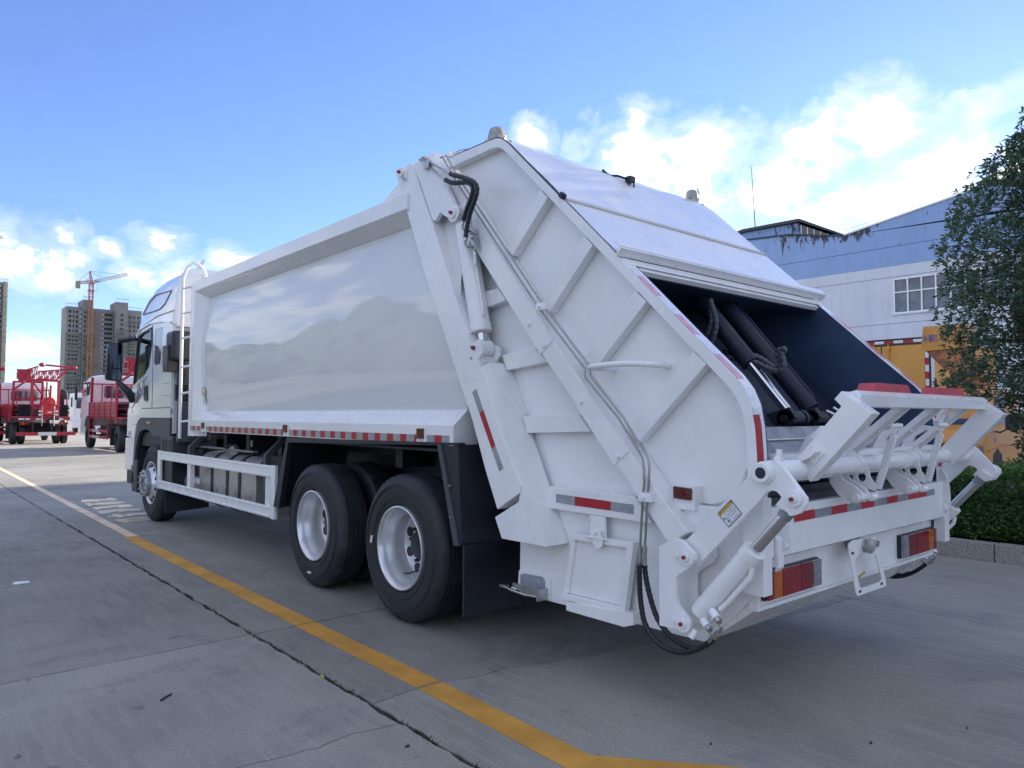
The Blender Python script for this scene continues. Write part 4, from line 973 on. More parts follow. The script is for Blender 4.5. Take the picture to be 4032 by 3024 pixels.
    for P in ([(700,580),(1180,655),(1140,695),(705,625)], ):
        prismo('flap_rim', [(-1.552,0.803),(-1.996,0.807),(-1.961,0.776),(-1.555,0.769)], 'x', .118, .158, WHITE, fd, bevel=.004)
        prismo('flap_rim', [(-1.95,0.779),(-1.996,0.805),(-1.933,0.437),(-1.891,0.432)], 'x', .118, .158, WHITE, fd, bevel=.004)
        prismo('flap_rim', [(-1.471,0.461),(-1.899,0.467),(-1.893,0.431),(-1.467,0.432)], 'x', .118, .158, WHITE, fd, bevel=.004)
        prismo('flap_rim', [(-1.552,0.789),(-1.576,0.776),(-1.519,0.463),(-1.471,0.461)], 'x', .135, .158, WHITE, fd, bevel=.004)
    prismo('flap_tongue', [(-1.733,0.842),(-1.779,0.848),(-1.8,0.789),(-1.794,0.765),(-1.774,0.75),(-1.746,0.749),(-1.728,0.773)], 'x', .104, .112, WHITE, fd, bevel=.003)
    q = (0.11,-1.754,0.833); cylo('tongue_bolt', (.09, q[1], q[2]), (.14, q[1], q[2]), .010, WHITE, fd, seg=6)
    prismo('drain_ledge', [(-1.524, .425), (-1.524, .377), (-1.935, .377), (-2.0, .40), (-2.0, .46)], 'x', .11, .19, WHITE, tg, bevel=.005)
    lt = prismo('latch_plate', [(-1.054,0.512),(-1.283,0.53),(-1.327,0.504),(-1.327,0.385),(-1.09,0.379),(-1.045,0.394)], 'x', .178, .19, WHITE, tg, bevel=.004)
    prismo('latch_recess', [(-1.072,0.488),(-1.101,0.502),(-1.267,0.509),(-1.289,0.49),(-1.289,0.393),(-1.09,0.383),(-1.072,0.399)], 'x', .174, .180, GREYT, tg, bevel=.004)
    m = MB(); m.box((.12, -1.30, .425), (.176, -1.07, .435)); m.box((.115, -1.30, .41), (.125, -1.07, .45)); m.tube([(.118, -1.30, .405), (.10, -1.2, .402), (.095, -1.08, .41), (.10, -1.01, .42)], .006, 6)
    for k in range(6): m.lathe([(-.004, .010), (0, .013), (.004, .010)], 12, 'y', (.12, -1.065-k*.008, .415))
    m.box((.10, -1.02, .41), (.13, -.965, .425)); m.box((.10, -1.31, .385), (.18, -1.295, .45)); m.build('latch', ZINC, tg, .001)
    # side lamp
    prismo('lower_side_sheet', [(-1.06, .90), (-1.36, .93), (-2.10, .93), (-2.20, .98), (-2.64, .98), (-2.64, .665), (-2.364, .387), (-1.39, .375), (-1.048, .372)], 'x', .19, .2178, WHITE, tg, bevel=.003)
    sl = prismo('side_lamp', [(-2.231,1.11),(-2.325,1.106),(-2.328,1.1),(-2.327,1.053),(-2.322,1.049),(-2.232,1.052),(-2.228,1.055),(-2.227,1.106)], 'x', .135, .152, AMBERD, tg, bevel=.004)
    boxo('side_lamp_base', (.15, -2.34, 1.0), (.2178, -2.225, 1.115), WHITE, tg)
    cylo('lamp_lens', (.130, -2.278, 1.080), (.137, -2.278, 1.080), .017, REDL, sl, seg=18)
    # wear arc welded on the side sheet and plate below it
    A = [(0.216,-2.28,1.054),(0.216,-2.346,1.035),(0.216,-2.418,1.037),(0.216,-2.481,1.065),(0.216,-2.529,1.111),(0.216,-2.563,1.161),(0.216,-2.577,1.209)]
    tubeo('weld_arc', A, .007, WELD, tg, 6, 4)
    prismo('lower_gusset', [(-2.152,1.024),(-2.657,1.03),(-2.654,0.81),(-2.371,0.405),(-2.171,0.497),(-2.126,0.819)], 'x', .172, .19, WHITE, tg, bevel=.006)
    # roof of the tailgate, crease, hem flange and bolts
    top = MB(); n = 10
    def sheet(a, b, sag, th=.012):
        m = MB(); R0 = []; d = Vector((0, b[0]-a[0], b[1]-a[1])); nrm = Vector((0, -d.z, d.y)).normalized(); nrm = nrm if nrm.z > 0 else -nrm
        for i in range(n+1):
            x = .165+2.17*i/n; row = []
            for j in range(7):
                t = j/6; p = Vector((x, a[0]+(b[0]-a[0])*t, a[1]+(b[1]-a[1])*t))
                w = noise.noise(Vector((x*1.1, t*1.7+a[0], 3)))*.008 - sag*math.sin(math.pi*i/n)
                row.append(p+nrm*(w*math.sin(math.pi*t)**.6+.006))
            R0.append(row)
        V = [[m.bm.verts.new(p) for p in r] for r in R0]
        for i in range(n):
            for j in range(6): m.bm.faces.new((V[i][j], V[i+1][j], V[i+1][j+1], V[i][j+1]))
        return m
    sheet((-.975, 3.155), (-1.457, 2.694), .008).build('lid_upper_sheet', ROOFW, tg, smooth=60)
    sheet((-1.467, 2.682), (-1.880, 2.288), .010).build('lid_lower_sheet', ROOFW, tg, smooth=60)
    m = MB(); m.loft([[(.165, y, z+.006) for y, z in OUT[:5]], [(2.335, y, z+.006) for y, z in OUT[:5]]], closed=False); m.build('tailgate_roof', ROOFW, tg, smooth=60)
    d = Vector((0, -.69, -.72)); up = Vector((0, -.70, .71))
    def slopebar(name, y, z, l, h, x0, x1, mat, par=tg, off=0.):
        a = Vector((0, y, z))+up*off; P = [a, a+d*l, a+d*l+up*h, a+up*h]
        return prismo(name, [(p.y, p.z) for p in P], 'x', x0, x1, mat, par, bevel=.003)
    slopebar('lid_crease', -1.452, 2.700, .030, .014, .17, 2.33, SEAL)
    slopebar('crease_end', -1.44, 2.712, .03, .03, .13, .165, CHASS)
    hem = slopebar('lid_hem', -1.872, 2.300, .012, .052, .13, 2.40, WHITE)
    slopebar('lid_hem_lip', -1.840, 2.335, .040, .008, .13, 2.40, ROOFW, off=.044)
    slopebar('lid_hem_face', -1.884, 2.286, .055, .006, .17, 2.34, WHITE, off=-.004)
    slopebar('lid_inner_beam', -1.905, 2.262, .045, .03, .246, 2.254, WHITE, off=-.038)
    boxo('lid_underside', (.23, -1.9, 2.20), (2.26, -.9, 2.21), NAVY, tg, bevel=0, rot=None).hide_render = False
    for q in (0.21,-0.928,3.186),(0.21,-1.046,3.071),(0.21,-1.183,2.936),(0.21,-1.313,2.807),(0.21,-1.466,2.661),(0.21,-1.587,2.547),(0.21,-1.702,2.432),(0.21,-1.823,2.316):
        for x in (.20, 2.30):
            a = Vector((x, q[1], q[2]-.008)); cylo('lid_bolt', a, a+up*.022, .011, ZINC, tg, seg=6)
    tubeo('rubber_seal', [(.158, y+.004, z+.004) for y, z in OUT[:6]], .006, CHASS, tg, 6)
    tubeo('roof_cable', [(.17, -.36, 3.245), (.17, -.45, 3.26), (.2, -.6, 3.245), (.22, -.70, 3.29)], .006, GREYT, tg, 6, 4)
    boxo('cable_clip', (.15, -.345, 3.22), (.20, -.315, 3.285), WHITE, tg, bevel=.002); boxo('cable_clip', (.14, -.41, 3.225), (.17, -.39, 3.262), WHITE, tg, bevel=.002)
    # wrapped beacons and camera on top
    for x, y in ((.235, -.765), (2.265, -.855)):
        z0 = 3.215; base = boxo('beacon_bracket', (x-.035, y-.04, z0), (x+.05, y+.035, z0+.045), WRAP, tg)
        rings = []
        k = 1 if x < 1 else .85
        for h, r in ((0, .036), (.012*k, .054*k), (.035*k, .058*k), (.07*k, .056*k), (.09*k, .048*k), (.102*k, .030*k), (.106*k, .012)):
            rings.append([(x+math.cos(a)*r*(1+.16*noise.noise(Vector((x*3+math.cos(a)*2, math.sin(a)*2, h*30)))), y+math.sin(a)*r*(1+.16*noise.noise(Vector((math.cos(a)*2+5, math.sin(a)*2, h*30)))), z0+.022+h) for a in [2*math.pi*i/18 for i in range(18)]])
        m = MB(); m.loft(rings); m.build('wrapped_beacon', WRAP, tg, smooth=30)
        prismo('torn_wrap', [(x-.02, 3.34), (x+.028, 3.30), (x+.02, 3.265), (x-.012, 3.30)], 'y', y-.064, y-.060, WHITE, tg, bevel=0)
    cm = boxo('rear_camera', (1.255, -1.04, 3.14), (1.315, -.99, 3.183), BLACK, tg, bevel=.006)
    for x in (1.25, 1.31): boxo('camera_leg', (x, -1.03, 3.09), (x+.008, -1.02, 3.14), BLACK, tg, bevel=0)
    tubeo('camera_cable', [(1.25, -1.0, 3.165), (1.19, -.97, 3.18), (1.13, -.95, 3.172), (1.08, -.93, 3.21)], .009, BLACK, tg, 8, 3)
    # hopper: bottom, bowl, packer blade, cylinders, hoses
    prismo('hopper_bottom', [(-2.64, .60), (-2.364, .388), (-1.1, .375), (-1.1, .40), (-2.35, .42), (-2.60, .62)], 'x', .216, 2.284, WHITE, tg)
    bowl = [(-2.60, 1.03), (-2.54, .80), (-2.40, .62), (-2.1, .52), (-1.7, .50), (-1.3, .60)]
    m = MB(); m.loft([[(.245, y, z) for y, z in bowl], [(2.255, y, z) for y, z in bowl]], closed=False); m.build('hopper_bowl', NAVY, tg, smooth=60)
    m = MB(); m.loft([[(x, y, z) for y, z in [(-.9, 3.0), (-1.40, 2.20), (-2.17, 1.38)]] for x in (.245, 2.255)], closed=False); m.build('packer_panel', NAVYD, tg, smooth=0)
    prismo('packer_plate', [(-2.41, 1.395), (-2.43, 1.386), (-2.455, 1.332), (-2.43, 1.33)], 'x', .246, 2.254, STEEL, tg, bevel=.003)
    prismo('packer_plate', [(-2.452, 1.325), (-2.60, 1.13), (-2.58, 1.12), (-2.43, 1.325)], 'x', .246, 2.254, STEEL, tg, bevel=.002)
    tubeo('plate_weld', [(.25, -2.457, 1.329), (2.25, -2.457, 1.329)], .005, WELD, tg, 6)
    for x in (1.11, 1.40):
        pin = Vector((x, -2.335, 1.435)); topp = Vector((x, -1.62, 2.30)); dr = (topp-pin).normalized()
        barrel_from = .42 if x < 1.2 else .07
        cy = cylo('packer_cylinder', pin+dr*barrel_from, topp, .052, NAVYD, tg, bevel=.004)
        if x < 1.2: cylo('packer_rod', pin+dr*.03, pin+dr*.45, .030, CHROME, tg)
        else: tubeo('cylinder_line', [pin+dr*.10+Vector((.075, 0, .04)), pin+dr*.16+Vector((.08, 0, .05)), topp+Vector((.08, 0, .05))], .010, NAVYD, tg, 8)
        m = MB(); m.cyl(pin+Vector((-.05, 0, 0)), pin+Vector((.05, 0, 0)), .046); m.cyl(pin+Vector((-.10, 0, 0)), pin+Vector((-.06, 0, 0)), .052); m.cyl(pin+Vector((-.12, 0, 0)), pin+Vector((-.10, 0, 0)), .022); m.cyl(pin+Vector((.06, 0, 0)), pin+Vector((.09, 0, 0)), .052); m.prism([(-2.27, 1.39), (-2.40, 1.44), (-2.36, 1.50), (-2.22, 1.46)], 'x', x-.10, x-.065); m.build('cylinder_clevis', BLACK, tg, .003)
        for sx in (-.09, .07): prismo('cylinder_lug', [(-1.58, 2.23), (-1.52, 2.30), (-1.60, 2.40), (-1.70, 2.36), (-1.68, 2.25)], 'x', x+sx, x+sx+.02, NAVY, tg, bevel=.003)
    for P in (((1,-1.868,2.156),(1,-1.873,2.121),(1,-1.875,2.08),(1,-1.879,2.032),(1,-1.868,1.986),(1,-1.844,1.933),(1,-1.816,1.901)), ((1,-1.868,2.152),(1,-1.889,2.092),(1,-1.905,2.043),(1,-1.908,1.989),(1,-1.895,1.936),(1,-1.871,1.884)),
              ((1.15,-1.803,1.846),(1.15,-1.874,1.842),(1.15,-1.936,1.836),(1.15,-2.005,1.826),(1.15,-2.079,1.805),(1.15,-2.129,1.779),(1.15,-2.164,1.754),(1.15,-2.199,1.733),(1.15,-2.234,1.744),(1.15,-2.235,1.776),(1.15,-2.221,1.81),(1.15,-2.232,1.832),(1.15,-2.27,1.831)), ((1.1,-1.835,1.81),(1.1,-1.921,1.804),(1.1,-2.005,1.793),(1.1,-2.071,1.776),(1.1,-2.129,1.753),(1.1,-2.185,1.725),(1.1,-2.234,1.709),(1.1,-2.275,1.717),(1.1,-2.284,1.752),(1.1,-2.273,1.797),(1.1,-2.27,1.823),(1.1,-2.297,1.834))):
        tubeo('hopper_hose', P, .0165, GREYP, tg, 10, 8, .10, .034)
    wl = cylo('hopper_lamp', (1,-1.779,2.264), (1,-1.819,2.266), .020, ZINC, tg)
    return tg
TG = tailgate()

# --- hydraulic lifting gear on the tailgate's side
def tail_cylinder():
    HB = [(-.075, 3.228), (-.205, 3.235), (-.287, 3.228), (-.37, 3.113), (-.46, 3.005), (-.555, 2.87), (-.585, 2.80), (-.57, 2.765), (-.51, 2.755), (-.455, 2.785), (-.42, 2.815), (-.353, 2.764), (-.325, 2.785), (-.176, 3.065)]
    h = prismo('hinge_arm', HB, 'x', .03, .062, WHITE, TR, bevel=.004); prismo('hinge_arm_inner', HB, 'x', .15, .18, WHITE, h, bevel=.004)
    prismo('hinge_slot', [(-.172, 3.10), (-.195, 3.105), (-.225, 3.045), (-.20, 3.04)], 'x', .06, .064, CHASS, h, bevel=0)
    c0 = Vector((0,-0.575,2.774)); c0.x = .105; c1 = Vector((0.105,-0.798,1.873)); d = (c1-c0).normalized()
    for r, a, b, m in ((.060, .020, .030, WHITE), (.038, .008, .030, WHITE)): cylo('hinge_pin', (a, c0.y, c0.z), (b, c0.y, c0.z), r, m, h, bevel=.003)
    cylo('grease_cap', (-.010, c0.y, c0.z), (.01, c0.y, c0.z), .011, REDPIN, h)
    cyl = MB(); cyl.cyl(c0+d*.07, c0+d*.815, .066, seg=36); b = cyl.build('tailgate_cylinder', WHITE, TR, .006, smooth=40)
    m = MB(); m.cyl((.07, c0.y, c0.z), (.14, c0.y, c0.z), .062); m.build('cylinder_eye', WHITE, b, .004)
    m = MB(); m.cyl(c0+d*.76, c0+d*.82, .070, seg=36); m.build('cylinder_gland', WHITE, b, .005)
    cylo('cylinder_rod', c0+d*.81, c1-d*.05, .031, CHROME, b, seg=28)
    tubeo('cylinder_tube', [c0+d*.30+Vector((-.02, -.075, .03)), c0+d*.36+Vector((-.02, -.075, 0)), c0+d*.66+Vector((-.02, -.077, 0)), c0+d*.71+Vector((-.02, -.07, 0)), c0+d*.71+Vector((-.02, -.03, 0))], .010, WHITE, b, 8)
    cl = MB(); cl.cyl(c1+Vector((-.045, 0, 0)), c1+Vector((.045, 0, 0)), .055, seg=28); cl.build('rod_eye', WHITE, b, .005)
    P = [(-0.762,1.866),(-0.79,1.898),(-0.836,1.904),(-0.875,1.883),(-0.875,1.835),(-0.837,1.794),(-0.794,1.79)]
    prismo('rod_clevis', P, 'x', .028, .048, WHITE, b); prismo('rod_clevis', [(y-.02, z-.01) for y, z in P], 'x', .152, .17, WHITE, b)
    boxo('clevis_foot', (.05, c1.y-.04, c1.z-.10), (.16, c1.y+.04, c1.z-.055), WHITE, b, bevel=.006)
    cylo('grease_cap', (.008, c1.y, c1.z), (.03, c1.y, c1.z), .012, REDPIN, b); cylo('clevis_bolt', (.018, c1.y+.02, c1.z-.065), (.03, c1.y+.02, c1.z-.065), .011, ZINC, b, seg=6)
    # valve block
    vb = prismo('valve_block', [(-0.697,2.657),(-0.761,2.639),(-0.796,2.495),(-0.738,2.515)], 'x', .03, .075, ZINC, TR, bevel=.003)
    for q in (0.03,-0.732,2.625),(0.03,-0.766,2.605),(0.03,-0.801,2.592),(0.03,-0.776,2.57),(0.03,-0.811,2.558): cylo('valve_bolt', (.018, q[1], q[2]), (.032, q[1], q[2]), .010, STEEL, vb, seg=6)
    q = Vector((0.05,-0.775,2.49)); cylo('valve_fitting', q+Vector((0, .01, .03)), q+Vector((0, -.005, -.09)), .012, ZINC, vb, seg=8); q = Vector((0.05,-0.722,2.663)); cylo('valve_fitting', q+Vector((0, 0, -.03)), q+Vector((0, .01, .05)), .015, ZINC, vb, seg=8)
    # hoses from the roof pipes to the valve block
    for P in (((-0.02,-0.598,3.018),(-0.02,-0.664,2.99),(-0.02,-0.73,2.963),(-0.02,-0.798,2.932),(-0.02,-0.845,2.905),(-0.02,-0.876,2.87),(-0.02,-0.879,2.835),(-0.02,-0.865,2.8),(-0.02,-0.839,2.758),(-0.02,-0.812,2.715),(-0.02,-0.792,2.67),(-0.02,-0.777,2.625),(-0.02,-0.767,2.573)), ((-0.005,-0.524,3),(-0.005,-0.569,2.976),(-0.005,-0.62,2.956),(-0.005,-0.686,2.942),(-0.005,-0.751,2.928),(-0.005,-0.795,2.907),(-0.005,-0.818,2.877),(-0.005,-0.815,2.849),(-0.005,-0.795,2.809),(-0.005,-0.764,2.767),(-0.005,-0.741,2.728),(-0.005,-0.721,2.688))):
        tubeo('tailgate_hose', P, .0150, HOSE, TR, 10, 6, .09, .030)
    for P, r in (([(0,-0.444,3.058),(0,-0.471,3.041),(0,-0.519,3.003)], .013), ([(-0.01,-0.506,3.071),(-0.01,-0.541,3.051),(-0.01,-0.588,3.022)], .013), ([(0,-0.71,2.691),(0,-0.706,2.669)], .013), ([(-0.01,-0.752,2.58),(-0.01,-0.749,2.556)], .014)): tubeo('hose_fitting', P, r, ZINC, TR, 8)
    for P in (((0.02,-0.178,3.234),(0.02,-0.212,3.227),(0.02,-0.236,3.206),(0.02,-0.274,3.169),(0.02,-0.42,3.065)), ((0.02,-0.209,3.24),(0.02,-0.235,3.236),(0.02,-0.273,3.207),(0.02,-0.329,3.168),(0.02,-0.469,3.084)), ((0.01,-0.693,2.674),(0.01,-0.693,2.651),(0.01,-0.714,2.632),(0.01,-0.746,2.621)), ((0.01,-0.722,2.564),(0.01,-0.723,2.539),(0.01,-0.747,2.518),(0.01,-0.782,2.517))): tubeo('steel_line', P, .0075, PIPE, TR, 8, 3)
    m = MB(); q = Vector((0.02,-0.281,3.172)); m.box(q+Vector((-.02, -.03, -.03)), q+Vector((.02, .03, .025))); m.build('line_clamp', ZINC, TR, .004)
    q = Vector((0.03,-0.757,2.522)); cylo('elbow_nut', q+Vector((-.01, .02, 0)), q+Vector((.01, -.02, -.005)), .014, ZINC, TR, seg=6)
tail_cylinder()
PX = .066
for P in (((0.066,-0.366,3.207),(0.066,-0.384,3.213),(0.066,-0.526,3.024),(0.066,-1.077,2.381),(0.066,-1.346,2.07),(0.066,-1.709,1.703), (0.066,-1.715,1.652),(0.066,-1.941,1.441),(0.066,-2.083,1.264),(0.066,-2.1,1.235),(0.066,-2.106,1.194),(0.066,-2.108,1.119),(0.066,-2.098,1.044),(0.066,-2.08,0.799)), ((0.066,-0.416,3.204),(0.066,-0.429,3.206),(0.066,-0.577,3.012),(0.066,-1.119,2.388),(0.066,-1.384,2.081),(0.066,-1.742,1.717), (0.066,-1.751,1.659),(0.066,-1.976,1.441),(0.066,-2.121,1.258),(0.066,-2.135,1.233),(0.066,-2.14,1.196),(0.066,-2.136,1.121),(0.066,-2.127,1.046),(0.066,-2.11,0.803))):
    tubeo('hydraulic_line', P, .0062, PIPE, TR, 8)
for q in ((0.066,-1.377,2.07), (0.066,-2.117,1.053)):
    q = Vector(q); m = MB(); m.box(q+Vector((-.02, -.045, -.022)), q+Vector((.02, .035, .022))); m.cyl(q+Vector((-.034, 0, 0)), q+Vector((-.018, 0, 0)), .012, seg=6); m.build('pipe_clamp', WHITE, TR, .004)
for P, H in (([(0.066,-2.08,0.806),(0.066,-2.08,0.78),(0.066,-2.078,0.75),(0.066,-2.077,0.716)], [(0.04,-2.098,0.725),(0.04,-2.096,0.692),(0.04,-2.097,0.642),(0.04,-2.1,0.58),(0.04,-2.109,0.519),(0.04,-2.124,0.46),(0.04,-2.158,0.412),(0.04,-2.204,0.377),(0.04,-2.26,0.362),(0.04,-2.319,0.361),(0.04,-2.376,0.375),(0.04,-2.432,0.403),(0.04,-2.487,0.443),(0.04,-2.524,0.478)]), ([(0.066,-2.11,0.81),(0.066,-2.11,0.784),(0.066,-2.108,0.755),(0.066,-2.107,0.721)], [(0.07,-2.105,0.722),(0.07,-2.108,0.689),(0.07,-2.117,0.641),(0.07,-2.135,0.581),(0.07,-2.154,0.529),(0.07,-2.181,0.479),(0.07,-2.223,0.436),(0.07,-2.275,0.405),(0.07,-2.334,0.389),(0.07,-2.391,0.388),(0.07,-2.433,0.41)])):
    for a, b, r in ((0, 1, .013), (1, 2, .011), (2, 3, .0125)): cylo('line_union', P[a], P[b], r, ZINC, TR, seg=6 if a < 1 else 12)
    tubeo('lifter_hose', H, .0132, HOSE, TR, 10, 5, .09, .028)
# --- bumper, tail lamps, plate holder
def bumper():
    b = boxo('rear_bumper', (.20, -2.698, .822), (2.30, -2.60, 1.045), WHITE, TR, bevel=.006)
    boxo('lower_bumper_panel', (.205, -2.632, .577), (2.29, -2.58, .821), WHITE, b, bevel=.004)
    boxo('bumper_post', (.135, -2.702, .665), (.21, -2.60, 1.09), WHITE, b, bevel=.006); boxo('bumper_post', (2.29, -2.702, .665), (2.365, -2.60, 1.09), WHITE, b, bevel=.006)
    prismo('bumper_overhang', [(-2.698, .82), (-2.632, .80), (-2.60, .82)], 'x', .21, 2.29, WHITE, b, bevel=.002)
    boxo('hopper_lip', (.225, -2.66, 1.045), (2.275, -2.56, 1.075), BLACK, b, bevel=.004)
    boxo('lip_rubber', (.225, -2.60, .95), (2.275, -2.585, 1.11), BLACK, b, bevel=.004)
    xs = [.41]
    seq = [(.41, .605, REDT), (.605, .775, GREYT), (.775, .945, REDT), (.945, 1.105, GREYT), (1.105, 1.265, REDT), (1.265, 1.43, GREYT), (1.43, 1.575, REDT), (1.575, 1.725, GREYT), (1.725, 2.0, REDT), (2.0, 2.13, GREYT)]
    for a, c, m in seq: prismo('bumper_tape', [(a, .962+.004*a), (c, .962+.004*c), (c, 1.008), (a, 1.005)], 'y', -2.7008, -2.697, m, b, bevel=0)
    for x0, x1, left in ((.235, .735, True), (1.728, 2.245, False)):
        fr = MB(); Y = -2.66
        h = boxo('tail_lamp', (x0-.005, -2.652, .622), (x1+.005, -2.628, .758), BLACK, b, bevel=.008)
        segs = [(.0, .09, REDL), (.09, .25, AMBER), (.25, .60, REDL2), (.60, .83, REDL), (.83, 1.0, CLEARL)]
        if not left: segs = [(1-c, 1-a, m) for a, c, m in segs]
        for a, c, m in segs:
            xa, xb = x0+(x1-x0)*a+.0015, x0+(x1-x0)*c-.0015
            boxo('lamp_lens', (xa, -2.668, .627), (xb, -2.652, .753), m, b, bevel=.004)
        for q in ((.12, .015), (.12, .985), (.8, .02), (.8, .98)): cylo('lens_screw', (x0+(x1-x0)*q[0], -2.673, .635+.11*q[1]), (x0+(x1-x0)*q[0], -2.667, .635+.11*q[1]), .004, ZINC, b, seg=8)
    # plate holder hanging from the panel
    O = [(0.902,0.807),(0.959,0.824),(1.225,0.812),(1.258,0.747),(1.351,0.544),(1.341,0.538),(1.001,0.539),(0.985,0.549)]
    Hh = [(0.968,0.716),(1.04,0.756),(1.221,0.72),(1.297,0.577),(1.269,0.57),(1.052,0.57),(1.024,0.583)]
    ph = MB(); N = 8
    def ringpts(P, k=24):
        L = [math.dist(P[i], P[(i+1) % len(P)]) for i in range(len(P))]; T = sum(L); out = []
        for j in range(k):
            s = T*j/k; i = 0
            while s > L[i]: s -= L[i]; i += 1
            a, c = P[i], P[(i+1) % len(P)]; t = s/L[i]; out.append((a[0]+(c[0]-a[0])*t, a[1]+(c[1]-a[1])*t))
        return out
    A = ringpts(O, 48); c0 = (sum(p[0] for p in Hh)/len(Hh), sum(p[1] for p in Hh)/len(Hh))
    def ray_in(P, ang):
        best = None
        for i in range(len(P)):
            a, c = P[i], P[(i+1) % len(P)]; dx, dz = math.cos(ang), math.sin(ang); ex, ez = c[0]-a[0], c[1]-a[1]; det = dx*-ez+ex*dz
            if abs(det) < 1e-9: continue
            t = ((a[0]-c0[0])*-ez+ex*(a[1]-c0[1]))/det; s = (dx*(a[1]-c0[1])-dz*(a[0]-c0[0]))/det
            if t > 0 and -1e-6 <= s <= 1+1e-6: best = t if best is None else max(best, t)
        return (c0[0]+best*math.cos(ang), c0[1]+best*math.sin(ang))
    an = [2*math.pi*k/72 for k in range(72)]; ro = [ray_in(O, a) for a in an]; ri = [ray_in(Hh, a) for a in an]
    ph.loft([[(x, -2.722, z) for x, z in ro], [(x, -2.722, z) for x, z in ri], [(x, -2.716, z) for x, z in ri], [(x, -2.716, z) for x, z in ro], [(x, -2.722, z) for x, z in ro]], cap=False)
    plate = ph.build('plate_holder', WHITE, TR, smooth=20)
    for q in ((0.948,-2.724,0.761), (1.026,-2.724,0.558), (1.286,-2.724,0.559)): boxo('plate_slot', (q[0]-.014, -2.7235, q[2]-.006), (q[0]+.014, -2.721, q[2]+.006), CHASS, plate, bevel=0)
    cylo('plate_lamp_mount', (1.09, -2.64, .785), (1.09, -2.735, .785), .035, ZINC, plate, bevel=.006); 
    m = MB(); rings = []
    for h, r in ((-2.735, .036), (-2.75, .040), (-2.765, .034), (-2.772, .012)): rings.append([(1.09+math.cos(a)*r*(1+.2*noise.noise(Vector((math.cos(a)*3, math.sin(a)*3, h*40)))), h, .785+math.sin(a)*r*(1+.2*noise.noise(Vector((math.cos(a)*3+4, math.sin(a)*3, h*40))))) for a in [2*math.pi*i/14 for i in range(14)]])
    m.loft(rings); m.build('wrapped_plate_lamp', WRAP, plate, smooth=25)
    cylo('plate_bolt', (1.185, -2.64, .785), (1.185, -2.75, .785), .018, ZINC, plate, seg=8)
    tubeo('lamp_wire', [(1.14, -2.70, .64), (1.15, -2.66, .60), (1.155, -2.64, .57)], .005, STICKY, plate, 6)
bumper()
